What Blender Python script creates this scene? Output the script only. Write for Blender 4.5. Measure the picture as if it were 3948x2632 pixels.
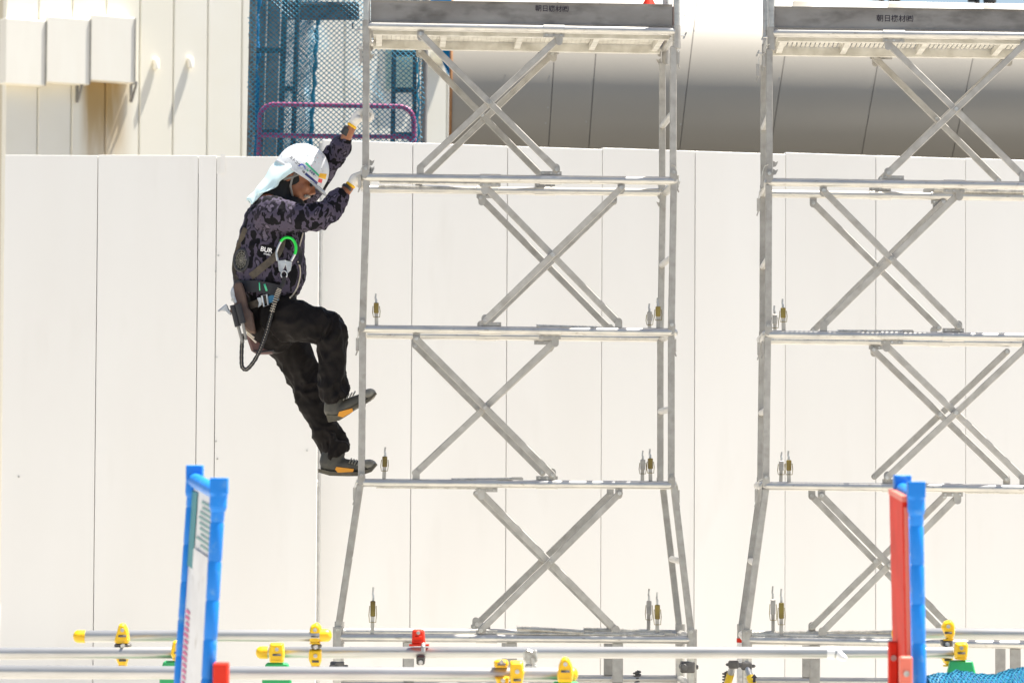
import bpy, bmesh, math, random
import numpy as np
from mathutils import Vector, Matrix, noise
random.seed(7)
R = math.radians
scn = bpy.context.scene
for o in list(bpy.data.objects): bpy.data.objects.remove(o)
COL = scn.collection

# ------------------------------------------------------------------ camera
W0, H0 = 3948.0, 2632.0            # photograph pixels
FPX = 13127.0                      # focal length in those pixels
EYE = Vector((0, 0, 1.6))
cd = bpy.data.cameras.new('camera'); cam = bpy.data.objects.new('camera', cd); COL.objects.link(cam)
cd.sensor_width = 36; cd.lens = FPX / W0 * 36; cd.clip_end = 2000
CM = Matrix.Rotation(R(90 + 2.40), 3, 'X') @ Matrix.Rotation(0.005, 3, 'Z')
cam.matrix_world = Matrix.Translation(EYE) @ CM.to_4x4()
cd.dof.use_dof = True; cd.dof.focus_distance = 17.25; cd.dof.aperture_fstop = 6.3
scn.camera = cam
# ------------------------------------------------------------------ sky, sun, exposure
SUN = Vector((0.34, 0.102, 0.936)).normalized()      # towards the sun
wd = bpy.data.worlds.new('World'); scn.world = wd; wd.use_nodes = True
nt = wd.node_tree; sky = nt.nodes.new('ShaderNodeTexSky'); sky.sky_type = 'NISHITA'; sky.sun_disc = False
sky.sun_elevation = math.asin(SUN.z); sky.sun_rotation = math.atan2(SUN.x, SUN.y)
sky.air_density = 1.0; sky.dust_density = 2.0; sky.ozone_density = 1.0
bg = nt.nodes['Background']; bg.inputs['Strength'].default_value = 0.055
nt.links.new(sky.outputs[0], bg.inputs[0])
sd = bpy.data.lights.new('sun', 'SUN'); sd.energy = 5.0; sd.angle = R(0.53); sd.color = (1, 0.955, 0.88)
so = bpy.data.objects.new('sun', sd); COL.objects.link(so)
so.rotation_euler = SUN.to_track_quat('Z', 'Y').to_euler(); so.location = (8, -2, 16)
vs = scn.view_settings
vs.view_transform = 'Standard'; vs.look = 'None'; vs.exposure = 1.53; vs.gamma = 1; vs.use_curve_mapping = False
scn.render.engine = 'CYCLES'

# ------------------------------------------------------------------ pixel helpers
def ray(px, py):
    return CM @ Vector(((px - W0/2)/FPX, -(py - H0/2)/FPX, -1))
def pt(px, py, Y):                 # point on the plane y = Y that a photo pixel looks at
    d = ray(px, py); return EYE + d * (Y / d.y)
def ppl(px, py, o, n):             # point on a plane (o, n)
    d = ray(px, py); return EYE + d * ((o - EYE).dot(n) / d.dot(n))
def ppm(Y): return FPX / Y
V = Vector
XA, YA, ZA = V((1, 0, 0)), V((0, 1, 0)), V((0, 0, 1))

# ------------------------------------------------------------------ materials
def principled(name):
    m = bpy.data.materials.new(name); m.use_nodes = True
    return m, m.node_tree, m.node_tree.nodes['Principled BSDF']
def mat(name, col, rough=0.5, metal=0.0, col2=None, scale=8.0, lo=0.35, hi=0.65, bump=0.0, bscale=60.0,
        coat=0.0, stretch=(1, 1, 1), detail=5.0, spec=0.5, orand=0.0, dirt=None, dscale=20, dlo=.62, dhi=.75, rvar=0.0):
    m, t, b = principled(name)
    b.inputs['Base Color'].default_value = (*col, 1)
    b.inputs['Roughness'].default_value = rough; b.inputs['Metallic'].default_value = metal
    b.inputs['Specular IOR Level'].default_value = spec; b.inputs['Coat Weight'].default_value = coat
    tc = t.nodes.new('ShaderNodeTexCoord'); mp = t.nodes.new('ShaderNodeMapping')
    mp.inputs['Scale'].default_value = stretch; t.links.new(tc.outputs['Object'], mp.inputs[0])
    def nz(sc, det=detail):
        n = t.nodes.new('ShaderNodeTexNoise'); n.inputs['Scale'].default_value = sc; n.inputs['Detail'].default_value = det
        t.links.new(mp.outputs[0], n.inputs['Vector']); return n
    out = None
    if col2 is not None:
        n = nz(scale); r = t.nodes.new('ShaderNodeValToRGB')
        r.color_ramp.elements[0].position = lo; r.color_ramp.elements[0].color = (*col, 1)
        r.color_ramp.elements[1].position = hi; r.color_ramp.elements[1].color = (*col2, 1)
        t.links.new(n.outputs['Fac'], r.inputs[0]); out = r.outputs[0]
        if rvar:
            mr = t.nodes.new('ShaderNodeMapRange'); mr.inputs['To Min'].default_value = rough - rvar; mr.inputs['To Max'].default_value = rough + rvar
            t.links.new(n.outputs['Fac'], mr.inputs[0]); t.links.new(mr.outputs[0], b.inputs['Roughness'])
    if dirt is not None:
        n = nz(dscale, 8); r = t.nodes.new('ShaderNodeValToRGB')
        r.color_ramp.elements[0].position = dlo; r.color_ramp.elements[1].position = dhi
        mx = t.nodes.new('ShaderNodeMixRGB'); t.links.new(n.outputs['Fac'], r.inputs[0]); t.links.new(r.outputs[0], mx.inputs[0])
        if out is not None: t.links.new(out, mx.inputs[1])
        else: mx.inputs[1].default_value = (*col, 1)
        mx.inputs[2].default_value = (*dirt, 1); out = mx.outputs[0]
    if orand:
        oi = t.nodes.new('ShaderNodeObjectInfo'); mr = t.nodes.new('ShaderNodeMapRange'); mr.inputs['To Min'].default_value = 1 - orand; mr.inputs['To Max'].default_value = 1 + orand*.6
        t.links.new(oi.outputs['Random'], mr.inputs[0]); mx = t.nodes.new('ShaderNodeMixRGB'); mx.blend_type = 'MULTIPLY'; mx.inputs[0].default_value = 1
        t.links.new(out, mx.inputs[1]); t.links.new(mr.outputs[0], mx.inputs[2]); out = mx.outputs[0]
    if out is not None: t.links.new(out, b.inputs['Base Color'])
    if bump:
        n = nz(bscale, 4); bp = t.nodes.new('ShaderNodeBump'); bp.inputs['Strength'].default_value = bump; bp.inputs['Distance'].default_value = 0.01
        t.links.new(n.outputs['Fac'], bp.inputs['Height']); t.links.new(bp.outputs[0], b.inputs['Normal'])
    return m
M = {}
M['post'] = mat('galvanised_flat_steel', (.43, .415, .385), .5, .4, (.31, .295, .27), 22, .3, .75, .06, 90, dirt=(.17, .15, .12), dscale=9, dlo=.64, dhi=.9, rvar=.1, orand=.14)
M['brace'] = mat('galvanised_brace', (.46, .44, .405), .48, .4, (.33, .312, .28), 20, .3, .75, .06, 90, dirt=(.18, .155, .12), dscale=8, dlo=.64, dhi=.9, rvar=.1, orand=.14)
M['rod'] = mat('galvanised_pipe', (.58, .56, .51), .32, .62, (.45, .44, .42), 10, .35, .7, .03, 60, stretch=(1, 3, 3), dirt=(.25, .22, .18), dscale=26, dlo=.62, dhi=.8, rvar=.08)
M['pipe'] = mat('scaffold_pipe_steel', (.50, .495, .48), .38, .62, (.40, .395, .38), 6, .35, .7, .03, 60, stretch=(.6, 4, 4), dirt=(.34, .31, .27), dscale=18, dlo=.64, dhi=.8, rvar=.08)
M['spring'] = mat('spring_steel', (.72, .69, .62), .32, .6, (.5, .47, .41), 30)
M['bolt'] = mat('zinc_bolt', (.6, .6, .58), .35, .7, (.35, .33, .3), 40)
M['dark'] = mat('dark_steel', (.09, .085, .08), .5, .4, (.17, .16, .15), 14, bump=.1)
M['gold'] = mat('yellow_zinc_latch', (.27, .21, .055), .4, .6, (.15, .105, .035), 14, orand=.3)
M['toe'] = mat('worn_toe_board', (.34, .32, .295), .42, .45, (.19, .175, .16), 5, .3, .72, .05, 60, stretch=(.7, 1, 1.6), dirt=(.09, .08, .07), dscale=7, dlo=.54, dhi=.78, rvar=.12)
M['deck'] = mat('deck_plate', (.62, .60, .54), .5, .25, (.48, .46, .40), 14, bump=.1)
M['white'] = mat('hoarding_white_paint', (.80, .785, .75), .42, 0, (.765, .745, .705), 1.3, .3, .75, .03, 3, stretch=(1.6, 1, .35), orand=.025, dirt=(.73, .71, .665), dscale=3.0, dlo=.6, dhi=.9, rvar=.08)
M['gap'] = mat('hoarding_backing', (.22, .215, .20), .7)
M['cream'] = mat('cream_wall_panel', (.84, .80, .68), .6, 0, (.86, .83, .73), 1.5, .3, .7, .04, 30)
M['creamgap'] = mat('panel_joint', (.62, .56, .42), .8)
M['stain'] = mat('rust_streak', (.52, .40, .2), .75, 0, (.6, .5, .3), 3, .3, .7, stretch=(3, 1, .6))
M['boxwhite'] = mat('duct_white', (.89, .86, .765), .5, 0, (.86, .82, .72), 2.0, .3, .75, stretch=(3, 1, .5))
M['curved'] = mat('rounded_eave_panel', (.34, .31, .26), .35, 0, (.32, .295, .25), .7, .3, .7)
M['netblue'] = mat('blue_net_cord', (.005, .21, .33), .6, 0, (.004, .14, .23), 20)
M['netdark'] = mat('dark_teal_net_cord', (.02, .10, .15), .6, 0, (.01, .18, .30), 9)
M['netbulk'] = mat('gathered_blue_net', (.0, .20, .48), .7, 0, (.0, .09, .25), 40, bump=.6, bscale=120, stretch=(3, 3, .5))
M['frame'] = mat('dark_green_grey_frame', (.075, .095, .10), .45, .3, (.045, .055, .06), 10, bump=.05)
M['column'] = mat('grey_steel_column', (.27, .26, .245), .5, .2, (.19, .185, .175), 6, dirt=(.05, .05, .05), dscale=9)
M['magenta'] = mat('magenta_handrail', (.34, .05, .16), .5, 0, (.24, .035, .11), 6)
M['tarp'] = mat('blue_tarpaulin', (.0, .30, .62), .45, 0, (.0, .18, .45), 8, bump=.4, bscale=9)
M['timber'] = mat('timber_edge', (.40, .19, .07), .7, 0, (.28, .13, .05), 12, stretch=(4, 4, .5))
M['rope'] = mat('hemp_rope', (.55, .45, .32), .8, 0, (.4, .3, .2), 60, bump=.4)
M['yellow'] = mat('yellow_clamp_cover', (.86, .54, .004), .42, 0, (.80, .46, .004), 12, coat=.1, dirt=(.5, .25, .02), dscale=25)
M['red'] = mat('red_plastic', (.70, .035, .015), .6, 0, (.58, .03, .014), 8, spec=.2, dirt=(.55, .12, .08), dscale=24, dlo=.6, dhi=.78, bump=.05, bscale=80)
M['redlight'] = mat('faded_red_plastic', (.74, .17, .11), .45)
M['green'] = mat('green_plastic_stand', (.02, .38, .12), .42, 0, (.015, .30, .10), 9)
M['bluep'] = mat('blue_plastic_post', (.006, .22, .72), .45, 0, (.006, .185, .62), 7, spec=.35, dirt=(.10, .30, .62), dscale=26, dlo=.58, dhi=.75, bump=.05, bscale=80)
M['signwhite'] = mat('white_sign_board', (.78, .77, .76), .4, 0, (.70, .69, .68), 9, dirt=(.55, .52, .48), dscale=14)
M['teal'] = mat('teal_sign_board', (.03, .22, .24), .45)
M['pink'] = mat('magenta_print', (.62, .12, .26), .5)
M['ground'] = mat('pale_concrete_ground', (.50, .47, .42), .85, 0, (.42, .395, .35), .6, .3, .7, .15, 20)
M['greybld'] = mat('grey_cladding', (.27, .27, .28), .6, 0, (.2, .2, .21), .5)
M['glass'] = mat('window_glass', (.12, .16, .2), .1, 0, spec=.8)
M['black'] = mat('black_rubber', (.018, .018, .02), .5, 0, (.03, .03, .032), 20)
M['ink'] = mat('black_stencil_ink', (.025, .02, .03), .7)
M['yellowtube'] = mat('yellow_painted_tube', (.78, .52, .02), .4)
M['clothwhite'] = mat('plastic_wrap', (.78, .77, .76), .3)

# ------------------------------------------------------------------ mesh builder
class B:
    def __init__(s): s.v = []; s.f = []
    def add(s, vs, fs):
        n = len(s.v); s.v += [V(v) for v in vs]; s.f += [tuple(i + n for i in f) for f in fs]; return s
    def box(s, c, hx, hy, hz, ax=(XA, YA, ZA)):
        c = V(c); a, b, d = [V(q) for q in ax]
        vs = [c + a*(hx*i) + b*(hy*j) + d*(hz*k) for i in (-1, 1) for j in (-1, 1) for k in (-1, 1)]
        return s.add(vs, [(0, 1, 3, 2), (4, 6, 7, 5), (0, 4, 5, 1), (2, 3, 7, 6), (0, 2, 6, 4), (1, 5, 7, 3)])
    def prism(s, poly, off):        # poly: list of points, extruded by vector off
        n = len(poly); off = V(off); a = [V(p) for p in poly]; b = [p + off for p in a]
        fs = [tuple(range(n - 1, -1, -1)), tuple(range(n, 2*n))]
        fs += [(i, (i + 1) % n, n + (i + 1) % n, n + i) for i in range(n)]
        return s.add(a + b, fs)
    def bar(s, p0, p1, w, th, n, ext=0.0, rnd=True, seg=6):     # flat bar with round ends, wide side facing n
        p0, p1 = V(p0), V(p1); d = (p1 - p0).normalized(); p0 = p0 - d*ext; p1 = p1 + d*ext
        n = (V(n) - d * V(n).dot(d)).normalized(); e = d.cross(n)
        if rnd:
            poly = [p1 + (d*math.cos(t) + e*math.sin(t)) * (w/2) for t in [(-.5 + i/seg)*math.pi for i in range(seg + 1)]]
            poly += [p0 + (-d*math.cos(t) - e*math.sin(t)) * (w/2) for t in [(-.5 + i/seg)*math.pi for i in range(seg + 1)]]
        else: poly = [p1 - e*(w/2), p1 + e*(w/2), p0 + e*(w/2), p0 - e*(w/2)]
        return s.prism([q - n*(th/2) for q in poly], n*th)
    def tube(s, pts, r, n=12, closed=False, cap=True, ry=None):
        pts = [V(p) for p in pts]; m = len(pts)
        rs = r if isinstance(r, (list, tuple)) else [r]*m
        tans = []
        for i in range(m):
            if closed: t = pts[(i + 1) % m] - pts[i - 1]
            else: t = pts[min(i + 1, m - 1)] - pts[max(i - 1, 0)]
            tans.append(t.normalized() if t.length > 1e-9 else V((0, 0, 1)))
        up = ZA if abs(tans[0].z) < .9 else YA
        a = (up - tans[0]*up.dot(tans[0])).normalized(); base = len(s.v); vs = []
        for i in range(m):
            t = tans[i]; a = (a - t*a.dot(t)).normalized(); b = t.cross(a)
            for k in range(n):
                q = 2*math.pi*k/n; vs.append(pts[i] + a*(math.cos(q)*rs[i]) + b*(math.sin(q)*(rs[i] if ry is None else ry)))
        fs = []
        for i in range(m if closed else m - 1):
            j = (i + 1) % m
            fs += [(i*n + k, i*n + (k + 1) % n, j*n + (k + 1) % n, j*n + k) for k in range(n)]
        if cap and not closed: fs += [tuple(range(n - 1, -1, -1)), tuple((m - 1)*n + k for k in range(n))]
        return s.add(vs, fs)
    def cyl(s, p0, p1, r, n=12): return s.tube([p0, p1], r, n)
    def grid(s, rows):             # rows of points
        nr, nc = len(rows), len(rows[0]); vs = [p for r in rows for p in r]
        return s.add(vs, [(i*nc + j, i*nc + j + 1, (i + 1)*nc + j + 1, (i + 1)*nc + j) for i in range(nr - 1) for j in range(nc - 1)])
    def ell(s, c, rx, ry, rz, ax=(XA, YA, ZA), nu=16, nv=10):
        c = V(c); rows = []
        for i in range(nv + 1):
            th = math.pi*i/nv
            rows.append([c + V(ax[0])*(rx*math.sin(th)*math.cos(2*math.pi*j/nu)) + V(ax[1])*(ry*math.sin(th)*math.sin(2*math.pi*j/nu)) + V(ax[2])*(rz*math.cos(th)) for j in range(nu + 1)])
        return s.grid(rows)
    def helix(s, p0, p1, rad, wire, turns, n=4, seg=8):
        p0, p1 = V(p0), V(p1); d = (p1 - p0).normalized(); up = ZA if abs(d.z) < .9 else YA
        a = (up - d*up.dot(d)).normalized(); b = d.cross(a); N = int(turns*seg)
        return s.tube([p0 + (p1 - p0)*(i/N) + a*(rad*math.cos(2*math.pi*i/seg)) + b*(rad*math.sin(2*math.pi*i/seg)) for i in range(N + 1)], wire, n)
def wloc(o):
    l = V((0, 0, 0))
    while o: l = l + o.location; o = o.parent
    return l
def build(name, b, m, parent=None, smooth=True, bevel=0.0, loc=None, ang=40):
    me = bpy.data.meshes.new(name); o = bpy.data.objects.new(name, me); COL.objects.link(o)
    if parent is None and loc is None and b.v:
        xs = [v.x for v in b.v]; ys = [v.y for v in b.v]; zs = [v.z for v in b.v]
        loc = V(((min(xs) + max(xs))/2, (min(ys) + max(ys))/2, min(zs)))
    org = wloc(parent) if parent else V(loc)
    me.from_pydata([tuple(v - org) for v in b.v], [], b.f); me.update()
    bm = bmesh.new(); bm.from_mesh(me); bmesh.ops.remove_doubles(bm, verts=bm.verts, dist=1e-6)
    bmesh.ops.recalc_face_normals(bm, faces=bm.faces); bm.to_mesh(me); bm.free()
    if parent: o.parent = parent
    else: o.location = loc
    mm = M[m] if isinstance(m, str) else m
    me.materials.append(mm)
    if smooth:
        me.shade_smooth(); me.set_sharp_from_angle(angle=R(ang))
    if bevel:
        md = o.modifiers.new('bevel', 'BEVEL'); md.width = bevel; md.segments = 1; md.limit_method = 'ANGLE'; md.angle_limit = R(50)
    return o
def tag(o, label, cat, group=None, kind=None):
    if label: o['label'] = label
    if cat: o['category'] = cat
    if group: o['group'] = group
    if kind: o['kind'] = kind
    return o
def thing(name, label, cat, loc, group=None):
    o = bpy.data.objects.new(name, None); COL.objects.link(o); o.location = loc; o.empty_display_size = .2
    return tag(o, label, cat, group)
def text(name, body, size, o, ex, ez, m, parent, ext=.0008, align='CENTER', bold=0.0):
    cu = bpy.data.curves.new(name, 'FONT'); cu.body = body; cu.size = size; cu.extrude = ext; cu.align_x = align; cu.align_y = 'CENTER'; cu.offset = bold
    cu.resolution_u = 8
    ob = bpy.data.objects.new(name, cu); COL.objects.link(ob)
    dg = bpy.context.evaluated_depsgraph_get(); me = bpy.data.meshes.new_from_object(ob.evaluated_get(dg))
    bpy.data.objects.remove(ob)
    ex, ez = V(ex).normalized(), V(ez).normalized(); n = ex.cross(ez)
    b = B(); b.v = [V(o) + ex*v.co.x + ez*v.co.y + n*v.co.z for v in me.vertices]; b.f = [tuple(p.vertices) for p in me.polygons]
    return build(name, b, m, parent, smooth=False)
# ================================================================== setting
g = B(); g.add([(-400, -200, 0), (400, -200, 0), (400, 600, 0), (-400, 600, 0)], [(0, 1, 2, 3)])
M['street'] = mat('street_asphalt', (.055, .053, .05), .85, 0, (.075, .072, .068), 2, bump=.15)
tag(build('ground', g, 'street', smooth=False, loc=(0, 0, 0)), 'asphalt street ground reaching to the horizon', None, kind='structure')
g = B(); g.add([(-34, -4, .004), (20, -4, .004), (20, 23.55, .004), (-34, 23.55, .004)], [(0, 1, 2, 3)])
tag(build('site_pavement', g, 'ground', smooth=False, loc=(0, 12, .004)), 'pale concrete pavement under the scaffold towers', None, kind='structure')

g = B(); g.add([(-30, 30, .004), (-4.2, 30, .004), (-4.2, 45.5, .004), (-30, 44.0, .004)], [(0, 1, 2, 3)])  # unseen pale ground, added to bounce light onto the cream wall
M['asphalt'] = mat('pale_bounce_fill', (.62, .56, .46), .85, 0, (.56, .50, .41), 1, bump=.2)
tag(build('added_pale_ground', g, 'asphalt', smooth=False, loc=(-12, 40, .004)), 'added unseen pale ground bouncing light onto the cream wall', None, kind='structure')

g = B(); g.add([(-2.6, 23.7, .008), (60, 23.7, .008), (60, 70, .008), (-2.6, 70, .008)], [(0, 1, 2, 3)])  # unseen dark ground, added to keep bounced light off the rounded underside
M['added_dark_ground'] = mat('dark_bounce_cut', (.032, .030, .028), .85, 0, (.042, .04, .038), 3, bump=.2)
tag(build('added_dark_ground', g, 'added_dark_ground', smooth=False, loc=(20, 40, .008)), 'added unseen dark ground cutting bounce under the rounded building', None, kind='structure')
# ------------------------------------------------------------------ white hoarding (two runs of panels)
def hoarding(label, xs, o, n, ztop, ztop2=None):
    pts = [ppl(x, 1200, o, n) for x in xs]
    root = thing('hoarding_fence', label, 'fence', V((pts[0].x, pts[0].y, 0)), 'white hoarding around the site')
    nn = V(n).normalized(); d = (pts[-1] - pts[0]); d.z = 0; L = d.length; d.normalize()
    for i in range(len(pts) - 1):
        a, c = pts[i].copy(), pts[i + 1].copy(); a.z = c.z = 0
        a += d*.0022; c -= d*.0022
        z = ztop if ztop2 is None else ztop + (ztop2 - ztop)*((a + c)/2 - pts[0]).length/L
        j = nn*random.uniform(-.0015, .0015) if i else nn*0
        b = B(); f = .014
        # flat sheet with edges folded back, slightly proud of its neighbours
        tz = V((0, 0, z + random.uniform(-.004, .004)))
        prof = [a + nn*.035, a + j, c + j, c + nn*.035, c + nn*.031 - d*.003, c + nn*.004 + j - d*.003, a + nn*.004 + j + d*.003, a + nn*.031 + d*.003]
        b.prism([p + V((0, 0, .02)) for p in prof], tz - V((0, 0, .02)))
        build('panel', b, 'white', root, smooth=False, bevel=.0015)
    back = B()
    m0 = pts[0].copy(); m1 = pts[-1].copy(); m0.z = m1.z = 0
    for q in pts[1:-1]:
        q = V((q.x, q.y, 0)) + nn*.05; back.box(q + V((0, 0, (ztop - .1)/2)), .045, .008, (ztop - .12)/2, (d, nn, ZA))
    build('backing_strip', back, 'gap', root, smooth=False)
    for zz in (.5, 1.6, 2.7):
        r = B(); r.cyl(m0 + nn*.09 + V((0, 0, zz)), m1 + nn*.09 + V((0, 0, zz)), .024, 10); build('back_rail', r, 'pipe', root)
    return root, nn, d
LO, LN = V((0, 21.4, 0)), V((0, 1, 0))
zl = ppl(500, 599, LO, LN).z
hl, _, _ = hoarding('left run of flat white hoarding panels behind the climbing worker', [12, 372, 760, 831, 1228], LO, LN, zl)
PA, PB = pt(1236, 1200, 21.6), pt(3723, 1200, 22.9)
RD = (PB - PA); RD.z = 0; RD.normalize(); RN = V((-RD.y, RD.x, 0))
z1, z2 = ppl(1300, 560, PA, RN).z, ppl(3900, 612, PA, RN).z
hr, _, _ = hoarding('right run of white hoarding panels behind both scaffold towers', [1240, 1588, 1954, 2320, 2679, 3028, 3377, 3723, 4068, 4410], PA, RN, z1, z2)
# screws and a small fixing plate on the left run
for (x, y) in [(842, 985), (832, 1046), (836, 1376), (833, 1700), (838, 1768), (72, 1837), (1183, 1736)]:
    q = pt(x, y, 21.397); b = B(); b.cyl(q, q - YA*.004, .006, 8); build('screw', b, 'bolt', hl)
b = B(); q0 = pt(860, 596, 21.39); q1 = pt(858, 668, 21.39); b.bar(q0, q1, .028, .006, YA, rnd=False); build('fixing_plate', b, 'white', hl)
b = B(); q0 = pt(1236, 552, 21.55); q1 = pt(1234, 700, 21.55); b.cyl(q0, V((q0.x, q0.y, .02)), .012, 8); build('end_tube', b, 'pipe', hr)

# ------------------------------------------------------------------ cream building behind on the left
YB = 45.0
def stained(name, xa, xb, ztop, zlen, org):
    m, t, bs = principled(name); bs.inputs['Roughness'].default_value = .65
    tc = t.nodes.new('ShaderNodeTexCoord'); sx = t.nodes.new('ShaderNodeSeparateXYZ'); t.links.new(tc.outputs['Object'], sx.inputs[0])
    def mr(sock, a, b_, c=0, d=1):
        n = t.nodes.new('ShaderNodeMapRange'); n.interpolation_type = 'SMOOTHSTEP'
        for k, v in (('From Min', a), ('From Max', b_), ('To Min', c), ('To Max', d)): n.inputs[k].default_value = v
        t.links.new(sock, n.inputs['Value']); return n.outputs[0]
    def mul(a, b_):
        n = t.nodes.new('ShaderNodeMath'); n.operation = 'MULTIPLY'; t.links.new(a, n.inputs[0]); t.links.new(b_, n.inputs[1]); return n.outputs[0]
    l, r = mr(sx.outputs[0], xa - .05, xa + .12), mr(sx.outputs[0], xb - .35, xb, 1, 0)
    z = mr(sx.outputs[2], ztop - zlen*1.5, ztop - zlen*.2, .0, 1)
    nz = t.nodes.new('ShaderNodeTexNoise'); mp = t.nodes.new('ShaderNodeMapping'); mp.inputs['Scale'].default_value = (3, 1, .35)
    t.links.new(tc.outputs['Object'], mp.inputs[0]); t.links.new(mp.outputs[0], nz.inputs[0]); nz.inputs['Scale'].default_value = 2.2; nz.inputs['Detail'].default_value = 6
    nn = mr(nz.outputs['Fac'], .2, .55, .35, 1)
    f = mul(mul(mul(mul(l, r), z), nn), mr(sx.outputs[2], ztop + .02, ztop + .12, 1, 0))
    mx = t.nodes.new('ShaderNodeMixRGB'); mx.inputs[1].default_value = (.84, .80, .68, 1); mx.inputs[2].default_value = (.42, .28, .11, 1)
    t.links.new(f, mx.inputs[0]); t.links.new(mx.outputs[0], bs.inputs['Base Color']); return m
BYAW = R(32); BO = pt(20, 300, YB); BO.z = 0; BE = V((math.cos(BYAW), math.sin(BYAW), 0)); BNN = V((math.sin(BYAW), -math.cos(BYAW), 0))
def bq(x, y, prot=0.0):            # photo pixel -> point in the wall's own frame (wall along x at y = YB), prot metres off the wall
    P = ppl(x, y, BO + BNN*prot, BNN); return V((BO.x + (P - BO).dot(BE), YB - prot, P.z))
xb = [20, 147, 277, 408, 538, 668, 800, 932, 1064, 1196, 1328, 1460, 1592, 1724, 1856, 1990]
px = [bq(x, 300).x for x in xb]
bld = thing('cream_building', 'cream panelled building wall with white duct boxes behind the left hoarding', 'building', V((px[0], YB, 0)))
bld.rotation_euler = (0, 0, BYAW)
zt = bq(400, 318).z
SM = stained('cream_panel_with_rust_streak', bq(312, 400).x - px[0], bq(525, 400).x - px[0], zt, bq(300, 318).z - bq(300, 660).z, None)
for i in range(len(px) - 1):
    b = B(); a, c = px[i] + .007, px[i + 1] - .007
    b.box(((a + c)/2, YB + .06, 6), (c - a)/2, .06, 6); build('wall_panel', b, SM if 2 <= i <= 4 else 'cream', bld, smooth=False, bevel=.012)
b = B(); b.box(((px[0] + px[-1])/2, YB + 3, 5.99), (px[-1] - px[0])/2 - .01, 2.95, 5.98); build('wall_core', b, 'creamgap', bld, smooth=False)
b = B(); b.box(((px[0] + px[-1])/2, YB + 3, 12.06), (px[-1] - px[0])/2 + .1, 3.2, .06); build('roof', b, 'boxwhite', bld, smooth=False)
PD = .22                           # how far the duct boxes stand off the wall
for (x0, x1, y0, y1, dy) in [(-60, 178, 82, 320, 0), (179.5, 349, 76, 315, 0), (350, 523, 70, 308, 0)]:
    p0, p1 = bq(max(x0, 21), y1, PD - dy), bq(x1, y0, PD - dy); b = B(); x0m = p0.x
    b.box(((x0m + p1.x)/2, YB - (PD - dy)/2 - .002, (p0.z + p1.z)/2), (p1.x - x0m)/2, (PD - dy)/2 - .002, (p1.z - p0.z)/2)
    o = build('duct_box', b, 'boxwhite', bld, smooth=False, bevel=.006)
    b = B(); b.box((p1.x - .006, YB - PD + dy - .008, (p0.z + p1.z)/2), .006, .006, (p1.z - p0.z)/2); build('edge_trim', b, 'column', o, smooth=False)
for x in (300, 508):
    p = bq(x, 318, .05); b = B(); zb = p.z
    b.bar((p.x, YB - .03, zb - .02), (p.x, YB - .2, zb - .02), .03, .03, ZA, rnd=False)
    b.bar((p.x, YB - .03, zb - .02), (p.x, YB - .03, zb - .27), .03, .03, YA, rnd=False)
    b.bar((p.x, YB - .04, zb - .26), (p.x, YB - .19, zb - .04), .025, .025, XA, rnd=False)
    build('bracket', b, 'column', bld, smooth=False)
for (x, y) in [(598, 240), (730, 235)]:
    p = bq(x, y); b = B()
    b.tube([p + V((0, 0, .02)), p + V((0, -.025, .02)), p + V((0, -.045, -.02)), p + V((0, -.045, -.10))], [.04, .045, .042, .04], 12)
    build('vent_hood', b, 'boxwhite', bld)
b = B(); M['slat'] = mat('pale_teal_slat', (.20, .36, .33), .5)
for i in range(14):
    p = bq(1540, 182 + i*12.5); b.box((p.x, YB - .04, p.z), .24, .016, .004, (XA, V((0, .9, .4)).normalized(), V((0, -.4, .9)).normalized()))
build('louvre_slats', b, 'slat', bld, smooth=False)['kind'] = 'stuff'
b = B(); p = bq(1540, 262); b.box((p.x, YB - .012, p.z), .26, .01, .31); build('louvre_back', b, 'cream', bld, smooth=False)
p = bq(1690, 215); b = B(); b.cyl((p.x, YB, p.z), (p.x, YB - .3, p.z), .13, 16); b.ell((p.x, YB - .3, p.z), .13, .05, .13); build('round_vent', b, 'cream', bld)

# ------------------------------------------------------------------ grey building sliver at the far left
YG = 62.0; x1 = pt(14, 300, YG).x; gb = thing('grey_building', 'sliver of grey building at the far left edge', 'building', V((x1 - 4, YG, 0)))
b = B(); b.box((x1 - 4.02, YG + 4, 7), 4, 4, 7); build('wall', b, 'greybld', gb, smooth=False)
for i, (ya, yb_) in enumerate([(8, 55), (62, 150), (395, 560)]):
    p0, p1 = pt(2, yb_, YG), pt(12, ya, YG); b = B(); b.box((x1 - .9, YG - .03, (p0.z + p1.z)/2), .82, .03, (p1.z - p0.z)/2); w = build('window', b, 'glass', gb, smooth=False)
    b = B(); b.box((x1 - .9, YG - .09, p0.z - .05), .86, .06, .04); build('sill', b, 'column', w, smooth=False)

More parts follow.
